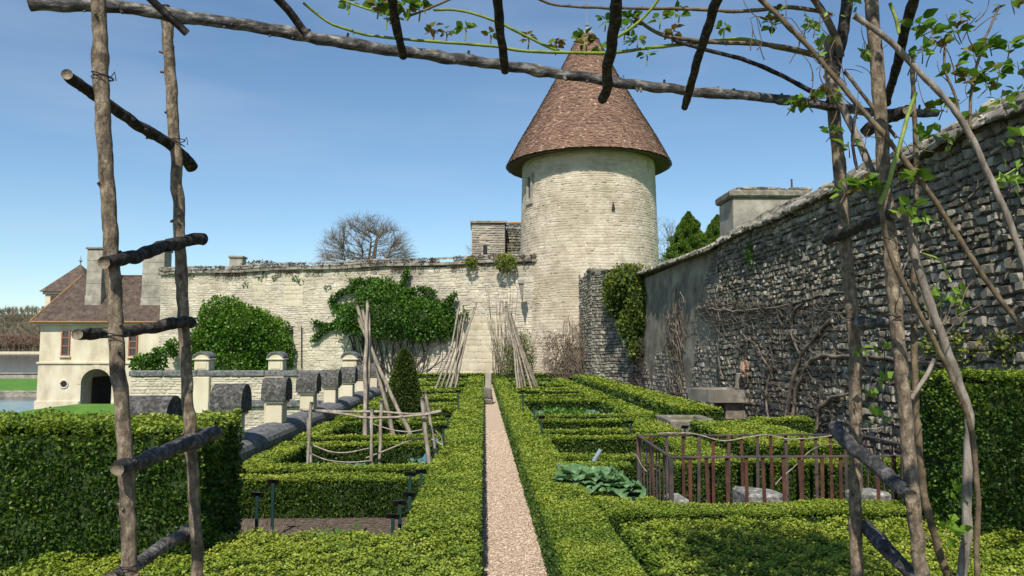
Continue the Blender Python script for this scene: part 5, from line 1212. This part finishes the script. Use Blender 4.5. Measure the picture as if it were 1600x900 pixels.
# ------------------------------------------------------------------ trees behind the walls
def bare_tree(label, x, y, z0, H, Wd, levels=6, m='twig', group='leafless trees beyond the wall', stems=3, thin=1.0):
    t = empty('bare_tree', label, 'tree', (x, y, z0), group); tb_ = MB(); bb = MB()
    def grow(p, d, ln, r, lv):
        n = 3; pts = [p.copy()]; q = p.copy()
        for i in range(n): d = (d + Vector((random.gauss(0, .10), random.gauss(0, .10), random.gauss(.03, .06)))).normalized(); q = q + d * ln / n; pts.append(q.copy())
        (tb_ if lv >= levels - 1 else bb).tube(pts, np.linspace(r, r * .62, n + 1), 5 if lv > 3 else 3, cap=False)
        if lv <= 0: return
        for k in range(3 if lv > 1 else 8):
            a = random.uniform(0, 6.28); sp = random.uniform(.3, .75)
            pr_ = d.orthogonal().normalized(); pr_.rotate(Matrix.Rotation(a, 3, d) if False else Euler((0, 0, 0)))
            pr_ = Matrix.Rotation(a, 3, d) @ pr_
            nd = (d * math.cos(sp) + pr_ * math.sin(sp)).normalized(); nd.x *= Wd; nd.normalize()
            st_ = pts[random.choice((2, 3, 3))] if lv < levels else pts[3]
            grow(st_, nd, ln * random.uniform(.62, .85), r * .6, lv - 1)
    for s_ in range(stems): grow(Vector((x + random.uniform(-.3, .3) * stems, y + random.uniform(-.5, .5), z0)), Vector((random.uniform(-.35, .35) * Wd, 0, 1)).normalized(), H * .30, .16 * thin * H / 9, levels)
    part(tb_, 'trunk', m, t); part(bb, 'crown', m, t)
p = P(560, 410, 80)
def dome_tree(label, u, v, D, rx, rz_):
    c = P(u, v, D); t = empty('bare_tree', label, 'tree', (c.x, D, 0), 'leafless trees beyond the wall'); tb_ = MB(); bb = MB()
    def pt(k):
        d = rng.normal(0, 1, 3); d /= np.linalg.norm(d); d[2] = abs(d[2]) * 1.1 - .25; return Vector((c.x + d[0] * rx * k, D + d[1] * rx * k, c.z + d[2] * rz_ * k))
    base = Vector((c.x, D, 0)); limbs = []
    for k in range(11):
        b0 = base + Vector((random.gauss(0, .5), random.gauss(0, .3), 0)); e_ = pt(.5); m_ = (b0 + e_) / 2 + Vector((-(e_.x - b0.x) * .25, 0, 1)); pp, _ = branchpts([b0, m_, e_], .5, .03)
        tb_.tube(pp, np.linspace(.15, .07, len(pp)), 6, cap=False); limbs += [Vector(q) for q in pp[len(pp) // 2:]]
    sub = []
    def nearest(L_, q): return min(L_, key=lambda a_: (a_ - q).length * (1 if a_.z < q.z else 1.6))
    for k in range(150):
        e_ = pt(random.uniform(.6, .85)); st_ = nearest(limbs, e_); pp, _ = branchpts([st_, (st_ + e_) / 2 + Vector((random.gauss(0, .1), 0, .12)), e_], .4, .03)
        bb.tube(pp, np.linspace(.045, .02, len(pp)), 4, cap=False); sub += [Vector(q) for q in pp]
    for k in range(2600):
        e_ = pt(random.uniform(.75, 1.04)); st_ = nearest(random.sample(sub, 120), e_)
        if (st_ - e_).length > 2.6: continue
        bb.tube([st_, (st_ + e_) / 2 + Vector((random.gauss(0, .08), 0, .1)), e_], [.013, .010, .005], 3, cap=False)
    part(tb_, 'trunk', 'twig', t); part(bb, 'crown', 'twig', t)
dome_tree('broad rounded leafless tree showing its dome above the curtain wall', 573, 398, 80, 5.7, 5.4)
bare_tree('low leafless tree between domed tree and ruined building', P(712, 400, 90).x, 90, 3.5, 8.5, 1.3, 4, thin=.7)
bare_tree('leafless tree right behind the tower', P(1042, 400, 75).x, 75, 2, 12, .9, 5, thin=.8)
bare_tree('leafless treetop peeping over the ruined building', P(797, 345, 85).x, 85, 7, 9, 1.0, 5, thin=.6)
b = MB()
for (u, D_) in ((640, 100), (660, 100), (690, 98), (725, 96), (675, 96)):
    p = P(u, 405, D_); twigwood(b, p.x, p.y, 4, 7.5, 3.2, 200, .5, .05)
tag(b.build('distant_thicket', 'twig'), 'thin leafless thicket showing above the curtain wall', 'thicket', kind='stuff')
b = MB(); p = P(410, 415, 60); blob(b, p, (1.6, .6, .35), 500, .10, .5); tag(b.build('roof_scrub', 'dry_leaf'), 'low dry scrub behind the left part of the wall coping', 'scrub', kind='stuff')
def conifer(label, u, D, vt, vb, wpx):
    p0 = P(u, vb, D); p1 = P(u, vt, D); H = p1.z - p0.z; wd = wpx * D / 2400
    t = empty('conifer', label, 'tree', (p0.x, D, p0.z - 4), 'dark conifers behind the right wall')
    b = MB(); b.tube([(p0.x, D, p0.z - 4), (p0.x, D, p1.z - .3)], [.2, .03], 6); part(b, 'trunk', 'bark', t)
    b = MB(); n = 40000; h = rng.random(n) ** .8; a = rng.random(n) * 6.28
    r = wd * (1 - h ** 1.35) ** .85 * (1 + .25 * np.sin(a * 7 + h * 22) + .15 * np.sin(a * 3 - h * 35)) * (1 - .4 * rng.random(n) ** 2)
    p = np.stack([p0.x + r * np.cos(a), D + r * np.sin(a), p0.z - 1.5 + (H + 1.5) * h + .15 * np.sin(a * 9)], -1)
    leaves(b, p, np.stack([np.cos(a) * .5, np.sin(a) * .5, 1 + 0 * a], -1), .11, .55 + rng.normal(0, .16, n), .5, 0, .35); part(b, 'crown', 'conifer_leaf', t)
conifer('bright green conical conifer right of the tower', 1077, 58, 335, 400, 78)
conifer('darker rounded conifer behind the stone parapet', 1122, 62, 340, 385, 66)
conifer('small conifer filling the gap beside the parapet', 1140, 66, 338, 380, 50)

# ------------------------------------------------------------------ ROSE ARBOR (near)
t = empty('rustic_arbor', 'rustic rose arbor of rough bark poles and rungs framing the garden view', 'arbor', (0, 2.7, 0))
def pole(pts, D0, D1, wpx, name, m, knots=8, ground=False, w2=None, step=.03):
    b = MB(); n = len(pts); P3 = [P(u, v, D0 + (D1 - D0) * i / (n - 1)) for i, (u, v) in enumerate(pts)]
    if ground:
        d_ = P3[-1] - P3[-2]; P3.append(P3[-1] + d_ * (P3[-1].z / -d_.z))
    r0 = wpx * D0 / 2400; r1 = (w2 or wpx) * D1 / 2400
    pp = stick(b, P3, r0, r1, 16, step * .6, .003, .016, knots)
    if name in ('rung', 'beam'): b.MI[-1] = b.MI[-1] + 1
    # snapped side twigs and bark flakes
    for k in range(knots):
        i = random.randrange(1, len(pp) - 1); r = (r0 + r1) / 2; a = random.uniform(0, 6.28); ax = Vector(pp[i + 0]) 
        dr = Vector((math.cos(a), -abs(math.sin(a)) * .5, random.uniform(-.6, .6)))
        if abs((Vector(pp[-1]) - Vector(pp[0])).normalized().x) > .7: dr = Vector((random.uniform(-.5, .5), -.3, math.cos(a)))
        dr.normalize(); b.tube([ax + dr * r * .6, ax + dr * (r + random.uniform(.006, .018))], [random.uniform(.005, .009), .004], 6)
    return part(b, name, [m, 'cut_wood'], t, True)
pole([(152, -40), (155, 60), (160, 150), (164, 250), (172, 350), (177, 450), (183, 550), (191, 650), (198, 750), (203, 900)], 2.28, 2.28, 22, 'pole', 'bark', 14, True)
pole([(259, 10), (263, 60), (268, 150), (276, 250), (281, 380), (286, 480), (290, 560), (296, 660), (302, 760), (310, 900)], 2.8, 2.8, 17, 'pole', 'bark', 12, True)
pole([(1296, 60), (1300, 150), (1312, 260), (1322, 400), (1333, 500), (1337, 600), (1337, 700), (1336, 800), (1339, 890)], 3.1, 3.1, 19, 'pole', 'bark', 12, True)
pole([(1357, -40), (1368, 80), (1375, 160), (1383, 300), (1393, 400), (1400, 500), (1410, 600), (1420, 700), (1428, 800), (1440, 900)], 2.7, 2.7, 21, 'pole', 'bark', 12, True)
pole([(45, 6), (180, 9), (300, 28), (400, 42), (500, 60), (600, 78), (720, 92), (850, 112), (950, 127), (1080, 143), (1180, 151), (1260, 160), (1330, 172), (1400, 178), (1465, 176)], 2.34, 3.2, 21, 'beam', 'grey_bark', 26, w2=13)
# rungs (left)
for pts, D0, D1, w_, m_ in (([(103, 118), (150, 150), (215, 196), (262, 220), (301, 260)], 2.2, 2.95, 17, 'dark_bark'), ([(165, 410), (215, 400), (262, 384), (315, 371)], 2.2, 2.95, 19, 'dark_bark'),
                            ([(122, 523), (150, 520), (190, 520), (240, 512), (285, 502), (297, 503)], 2.25, 2.85, 17, 'dark_bark'), ([(186, 730), (220, 722), (255, 706), (300, 690), (335, 676)], 2.2, 2.95, 22, 'blue_bark'),
                            ([(175, 905), (210, 885), (250, 856), (300, 828)], 2.2, 2.85, 19, 'grey_bark'),
                            ([(1292, 373), (1320, 366), (1345, 352), (1375, 341), (1402, 331)], 3.18, 2.62, 17, 'dark_bark'), ([(1340, 505), (1390, 503), (1438, 497)], 3.0, 2.78, 16, 'grey_bark'),
                            ([(1350, 208), (1375, 188), (1400, 178), (1420, 172)], 3.0, 2.8, 17, 'dark_bark'),
                            ([(1304, 668), (1325, 693), (1355, 715), (1390, 747), (1424, 776)], 3.2, 2.6, 21, 'blue_bark'), ([(1352, 822), (1385, 858), (1425, 900), (1445, 925)], 3.1, 2.6, 21, 'blue_bark')):
    pole(pts, D0, D1, w_, 'rung', m_, 7)
tw = MB()
for k in range(70):
    u, v = random.choice(((1335, 150), (1250, 60), (1385, 215), (1440, 285), (1500, 190), (1545, 270), (1310, 90), (1280, 150), (1420, 95), (1480, 155), (1460, 500), (1400, 400), (1180, 90), (1230, 40), (1500, 60)))
    u += random.gauss(0, 25); v += random.gauss(0, 25); a = random.uniform(-2.6, -.4); D = random.uniform(2.5, 2.9); pts = [(u, v)]
    for q_ in range(4): a += random.gauss(0, .35); u += 13 * math.cos(a); v += 13 * math.sin(a); pts.append((u, v))
    stick(tw, [P(x_, y_, D) for x_, y_ in pts], .0024, .0012, 4, .02, .002)
zb_ = P(950, 120, 2.9).z + .035
for (u0, v0, u1, v1, D, w_, ext) in ((290, 50, 235, -3, 2.40, 13, .4), (478, 52, 432, -5, 2.52, 15, .4), (628, 88, 612, -5, 2.62, 16, .4), (790, 112, 777, -5, 2.76, 15, .4), (944, 157, 965, -5, 2.90, 18, .4), (1070, 166, 1122, -5, 3.0, 14, .4), (1384, 160, 1428, -5, 3.18, 15, .4)):
    p = P(u0, v0, D); Dn = max(1.6, (p.z + .06 - 2) / ((543 - v1) / 1200)); q = P(u1, v1, Dn); e = q + (q - p).normalized() * 1.0
    b = MB(); r = w_ * D / 2400; stick(b, [p, (p + q) / 2 + Vector((random.gauss(0, .006), 0, 0)), q, e], r * .85, r * .95, 12, .03, .004, .04, 6); part(b, 'rafter', 'dark_bark', t, True)
# second beam overhead behind the camera side
b = MB(); stick(b, [(-1.6, 1.15, 3.2), (0, 1.2, 3.25), (1.9, 1.3, 3.2)], .028, .022, 10, .05, .004, .04, 6); part(b, 'beam', 'grey_bark', t, True)
# wire ties
for (u, v, D, rr) in ((160, 122, 2.28, .03), (277, 222, 2.8, .026), (281, 375, 2.8, .027), (181, 525, 2.28, .03), (290, 508, 2.8, .027), (198, 726, 2.28, .03), (302, 690, 2.8, .027), (1335, 500, 3.1, .03), (1395, 497, 2.7, .03), (1318, 372, 3.1, .03), (1337, 700, 3.1, .03), (203, 885, 2.28, .03), (955, 125, 2.93, .03), (1090, 145, 3.02, .03)):
    c = P(u, v, D); b = MB()
    for k in range(2):
        tl = random.uniform(-.6, .6); pts = [c + Vector((rr * math.cos(a) , rr * math.sin(a), rr * tl * math.cos(a) + .006 * k)) for a in np.linspace(0, 6.28, 13)]; b.tube(pts, .0017, 4, cap=False)
    b.tube([c + Vector((rr, -.01, 0)), c + Vector((rr + .015, -.02, .012)), c + Vector((rr + .02, -.02, -.015))], .0016, 4)
    part(b, 'wire_tie', 'dark_metal', t)

# ------------------------------------------------------------------ climbing roses
def mk_leaf(L=1.0, Wd=.36, fold=.12, curl=.12):
    V = []; n = 6
    for i in range(n + 1):
        s_ = i / n; w_ = Wd * math.sin(math.pi * s_ ** .8) * (1.06 if i % 2 else .94)
        zc = -curl * s_ * s_
        V += [(-w_, s_ * L, zc + fold * w_ / Wd), (0, s_ * L, zc), (w_, s_ * L, zc + fold * w_ / Wd)]
    return V, [(i * 3 + j, i * 3 + j + 1, i * 3 + j + 4, i * 3 + j + 3) for i in range(n) for j in range(2)]
LM = {}
for key, m_ in (('g', 'rose_leaf'), ('y', 'rose_young')):
    LM[key] = []
    for k in range(5):
        V, Fs = mk_leaf(1, random.uniform(.30, .40), random.uniform(.05, .2), random.uniform(.05, .3)); b = MB(); b.poly(V, Fs); o = b.build('leaf', m_, None, True); LM[key].append(o.data); bpy.data.objects.remove(o)
LC = {}; OV = {}
def leafcluster(par, p, n, size, kind='g', droop=0.0, spr=.8):
    """a shoot tip: n leaflets around p"""
    for k in range(int(n * 1.9)):
        LC[par] = LC.get(par, 0) + 1
        if LC[par] > 280:
            OV.setdefault(par, []).append((Vector(p) + Vector((random.gauss(0, .4), random.gauss(0, .4), random.gauss(0, .4))) * size, size)); continue
        o = bpy.data.objects.new('leaf', random.choice(LM[kind if random.random() < .85 else ('y' if kind == 'g' else 'g')])); COL.objects.link(o); o.parent = par
        a = k * 2.4 + random.uniform(-.4, .4); off = Vector((math.cos(a) * .4 * size, math.sin(a) * .4 * size, random.uniform(-.3, .5) * size)) * spr
        o.location = Vector(p) + off - par.location
        d_ = Vector((math.cos(a), math.sin(a), random.uniform(-.3, .8) - droop)).normalized()
        o.rotation_mode = 'QUATERNION'; q = d_.to_track_quat('Y', 'Z'); o.rotation_quaternion = q @ Euler((0, random.gauss(0, .5), 0)).to_quaternion()
        s_ = size * random.uniform(.65, 1.2); o.scale = (s_, s_, s_)
def stem(par, pts, D0, D1, wpx, m, w2=None, thorns=True, n=7, ground=False):
    b = MB(); k = len(pts); P3 = [P(u, v, D0 + (D1 - D0) * i / (k - 1)) for i, (u, v) in enumerate(pts)]
    if ground: d_ = P3[-1] - P3[-2]; P3.append(Vector((P3[-1].x + .02, P3[-1].y, 0)))
    pp = stick(b, P3, wpx * D0 / 2400, (w2 or wpx) * D1 / 2400, n, .025, .002, .05)
    if thorns:
        for i in range(2, len(pp) - 2, 3):
            a = random.uniform(0, 6.28); d_ = Vector((math.cos(a), -.2, math.sin(a))).normalized(); r = wpx * D0 / 2400
            b.tube([Vector(pp[i]) + d_ * r * .6, Vector(pp[i]) + d_ * (r + random.uniform(.006, .012))], [.0032, .0006], 4, cap=False)
    part(b, 'stem', m, par, True); return pp
t1 = empty('climbing_rose', 'climbing rose with thorny green shoots trailing across the top of the arbor', 'rose', (0, 2.7, 2.9))
G, BR, WD = 'rose_green', 'rose_bark', 'rose_wood'
stem(t1, [(473, 4), (490, 19), (512, 36), (542, 47), (576, 56), (615, 60), (662, 64), (711, 67), (760, 71), (805, 79), (869, 81), (914, 84), (962, 82), (1000, 77), (1080, 68), (1160, 60), (1290, 92)], 2.55, 3.0, 4, G, w2=7)
stem(t1, [(677, 15), (711, 13), (745, 21), (775, 32), (797, 43), (831, 62), (861, 77), (884, 82)], 2.7, 2.85, 4.5, G)
stem(t1, [(839, -2), (857, 8), (899, 11), (936, 13), (1000, 13), (1080, 14), (1160, 18), (1230, 10), (1300, 22)], 2.7, 2.95, 4, BR, w2=7)
stem(t1, [(640, 25), (665, 18), (690, 5), (720, -10)], 2.6, 2.6, 4, BR)
stem(t1, [(985, 20), (1000, 35), (1020, 50), (1050, 60), (1120, 66), (1210, 70), (1260, 80), (1295, 95)], 2.85, 3.0, 6, BR, w2=8)
stem(t1, [(1050, 62), (1100, 78), (1160, 92), (1210, 112), (1280, 150)], 2.9, 3.05, 6, 'dark_bark', w2=8)
stem(t1, [(960, 60), (980, 50), (1010, 25), (1030, 0), (1040, -20)], 2.8, 2.7, 5, G)
stem(t1, [(520, -5), (560, 10), (600, 22), (632, 30)], 2.55, 2.6, 3.5, G)
for (u, v, D, n_, s_, kd) in ((677, 47, 2.75, 5, .030, 'y'), (697, 50, 2.76, 4, .025, 'y'), (727, 45, 2.78, 6, .034, 'g'), (766, 54, 2.8, 4, .026, 'y'), (825, 60, 2.83, 5, .026, 'y'), (868, 68, 2.85, 6, .030, 'y'), (912, 58, 2.88, 7, .038, 'g'), (915, 70, 2.88, 4, .034, 'y'), (940, 75, 2.9, 4, .03, 'g'),
                              (590, 10, 2.6, 9, .036, 'g'), (610, 18, 2.6, 8, .038, 'g'), (635, 12, 2.6, 8, .038, 'g'), (655, 14, 2.62, 6, .032, 'g'), (545, 3, 2.6, 5, .03, 'g'), (604, 26, 2.6, 4, .04, 'g'),
                              (985, 30, 2.85, 9, .036, 'g'), (995, 62, 2.85, 8, .036, 'g'), (975, 45, 2.85, 6, .036, 'g'), (945, 32, 2.85, 5, .03, 'g'), (1030, 30, 2.9, 6, .036, 'g'), (1050, 50, 2.9, 6, .034, 'y'), (1060, 18, 2.9, 5, .04, 'g'), (1130, 42, 2.9, 5, .03, 'g'), (1205, 38, 2.9, 7, .036, 'g'), (1215, 15, 2.9, 3, .03, 'g'), (1010, 85, 2.9, 4, .03, 'g')):
    p = P(u, v, D); leafcluster(t1, p, n_, s_ * 1.15, kd)
    b = MB(); b.tube([p + Vector((0, 0, -.045)), p + Vector((.004, 0, -.01)), p], [.003, .003, .002], 5); part(b, 'shoot', G if kd == 'g' else BR, t1)
t2 = empty('climbing_rose', 'old thick-stemmed climbing rose on the right side of the arbor', 'rose', (1.5, 2.8, 0))
stem(t2, [(1187, -2), (1255, 62), (1325, 145), (1385, 215), (1440, 285), (1485, 350), (1530, 425), (1600, 514), (1650, 580)], 2.6, 2.6, 9, BR, w2=8)
stem(t2, [(1335, 25), (1375, 50), (1420, 95), (1480, 155), (1510, 200), (1545, 270), (1575, 340), (1605, 425), (1640, 520)], 2.5, 2.5, 10, WD, w2=11)
stem(t2, [(1430, 147), (1410, 210), (1390, 285), (1375, 320)], 2.5, 2.5, 6, G, w2=8)
stem(t2, [(1375, 318), (1380, 350), (1390, 400), (1433, 483), (1478, 567), (1517, 661), (1528, 761), (1525, 905)], 2.5, 2.6, 8, BR, w2=10, ground=True)
stem(t2, [(1325, -5), (1318, 50), (1310, 85), (1303, 130), (1300, 170)], 2.95, 3.0, 20, 'dark_bark', thorns=False, w2=14)
stem(t2, [(1292, 115), (1325, 185), (1345, 225), (1365, 270)], 2.9, 2.8, 12, WD, thorns=False)
stem(t2, [(1320, 110), (1365, 170), (1400, 215)], 2.7, 2.7, 6, BR)
stem(t2, [(1270, -5), (1290, 25), (1308, 60), (1315, 90)], 2.9, 2.95, 12, BR)
stem(t2, [(1425, 75), (1427, 150), (1432, 240), (1430, 350), (1428, 433), (1428, 540), (1433, 667), (1444, 778), (1472, 878), (1485, 905)], 2.85, 2.85, 7, 'rose_bark', w2=16, ground=True)
stem(t2, [(1415, 330), (1433, 417), (1461, 494), (1494, 583), (1517, 650), (1511, 744), (1511, 833), (1500, 905)], 2.75, 2.75, 13, WD, w2=17, thorns=False, ground=True)
stem(t2, [(1422, 625), (1432, 610), (1445, 590), (1461, 561)], 2.8, 2.8, 7, WD, thorns=False)
stem(t2, [(1345, 165), (1330, 190), (1332, 230), (1338, 265)], 2.6, 2.6, 5, 'dark_bark')
stem(t2, [(1390, 5), (1400, 30), (1405, 55)], 2.6, 2.6, 6, G)
stem(t2, [(1440, 395), (1470, 405), (1485, 440)], 2.7, 2.7, 4, G, thorns=False)
stem(t2, [(1540, 60), (1530, 90), (1515, 150), (1515, 200)], 2.5, 2.5, 5, BR)
stem(t2, [(1560, 10), (1540, 60)], 2.5, 2.5, 4, BR); stem(t2, [(1480, 60), (1470, 100), (1495, 150), (1500, 190)], 2.5, 2.5, 4, BR)
stem(t2, [(1600, 255), (1560, 280), (1548, 290)], 2.5, 2.5, 3, G, thorns=False)
for (u, v, D, n_, s_, kd) in ((1435, 38, 2.5, 5, .05, 'g'), (1455, 48, 2.5, 4, .05, 'g'), (1440, 82, 2.5, 5, .05, 'g'), (1470, 65, 2.5, 4, .04, 'y'), (1495, 50, 2.5, 7, .045, 'g'), (1500, 25, 2.5, 5, .04, 'g'), (1520, 85, 2.5, 7, .045, 'g'), (1545, 70, 2.5, 6, .045, 'g'), (1575, 75, 2.5, 6, .05, 'g'),
                              (1490, 110, 2.5, 7, .042, 'g'), (1515, 125, 2.5, 7, .045, 'g'), (1540, 135, 2.5, 6, .045, 'g'), (1560, 110, 2.5, 5, .045, 'g'), (1580, 5, 2.5, 4, .05, 'g'), (1590, 105, 2.5, 4, .05, 'g'),
                              (1470, 170, 2.55, 7, .045, 'g'), (1565, 160, 2.5, 5, .045, 'g'), (1525, 180, 2.5, 4, .04, 'g'), (1590, 145, 2.5, 4, .04, 'g'), (1260, 160, 2.9, 7, .05, 'g'), (1235, 165, 2.9, 5, .045, 'g'), (1295, 150, 2.8, 7, .045, 'g'), (1300, 205, 2.8, 5, .04, 'g'),
                              (1325, 230, 2.7, 5, .045, 'g'), (1345, 285, 2.6, 8, .05, 'g'), (1318, 300, 2.6, 4, .05, 'g'), (1365, 300, 2.6, 6, .045, 'g'), (1430, 275, 2.6, 6, .05, 'g'), (1420, 330, 2.6, 5, .045, 'y'), (1450, 215, 2.6, 6, .045, 'y'), (1480, 215, 2.6, 4, .04, 'y'), (1445, 345, 2.6, 4, .04, 'g'),
                              (1575, 280, 2.5, 6, .05, 'g'), (1595, 220, 2.5, 4, .05, 'g'), (1330, 10, 2.8, 4, .04, 'g'), (1290, 65, 2.8, 5, .04, 'g'), (1270, 35, 2.8, 6, .04, 'y'), (1470, 470, 2.8, 7, .045, 'g'), (1490, 460, 2.8, 5, .045, 'g'), (1500, 485, 2.8, 4, .04, 'y'), (1350, 548, 2.9, 3, .04, 'g'), (1380, 545, 2.9, 4, .04, 'g'), (1365, 620, 2.9, 4, .035, 'g'), (1385, 585, 2.9, 4, .04, 'g'), (1380, 660, 2.9, 3, .05, 'g'), (1480, 820, 2.7, 7, .05, 'g'), (1500, 770, 2.8, 5, .045, 'g'), (1350, 75, 2.7, 4, .04, 'g')):
    p = P(u, v, D); leafcluster(t2, p, n_, s_ * .98, kd)
    b = MB(); b.tube([p + Vector((random.uniform(-.03, .03), 0, -.04)), p + Vector((.004, 0, -.01)), p + Vector((0, 0, .02))], [.0022, .002, .0015], 5); part(b, 'shoot', BR, t2)

for par_, lst in OV.items():
    b = MB(); p = np.array([tuple(q[0]) for q in lst]); sz_ = np.array([q[1] for q in lst]) * .75
    leaves(b, p, rng.normal(0, .6, (len(p), 3)) + np.array([0, 0, .35]), sz_, rng.uniform(.3, .95, len(p)), .5, 0, .42); part(b, 'small_leaves', 'rose_leaf', par_, kind='stuff')
part(tw, 'twigs', 'rose_bark', t2, kind='stuff')
# unseen rose growth added beyond the picture edge to shade the right hedges
b = MB()
def shade_canopy(x0, x1, y0, y1, z0, z1, n, arch):
    for k in range(arch):
        a = Vector((random.uniform(x0, x1), y0, random.uniform(z0, z1))); c_ = Vector((random.uniform(x0, x1), y1, random.uniform(z0, z1)))
        stick(b, [a, (a + c_) / 2 + Vector((random.gauss(0, .2), 0, .12)), c_], .007, .004, 5, .1, .01)
    cs = [(random.uniform(x0, x1), random.uniform(y0, y1), random.uniform(z0, z1)) for _ in range(n)]
    for c_ in cs:
        m_ = 9; p = np.array(c_) + rng.normal(0, .06, (m_, 3)); leaves(b, p, rng.normal(0, 1, (m_, 3)) + np.array([0, 0, .4]), .042, rng.uniform(.2, .9, m_), .6, 1, .45)
shade_canopy(.9, 2.1, 2.1, 3.2, 3.75, 4.7, 560, 18)
shade_canopy(3.6, 6.2, 3.4, 4.7, 2.4, 4.0, 420, 40)
part(b, 'shoots', ['rose_bark', 'rose_leaf'], t2, kind='stuff')  # added out-of-view growth, there to cast shade on the hedges
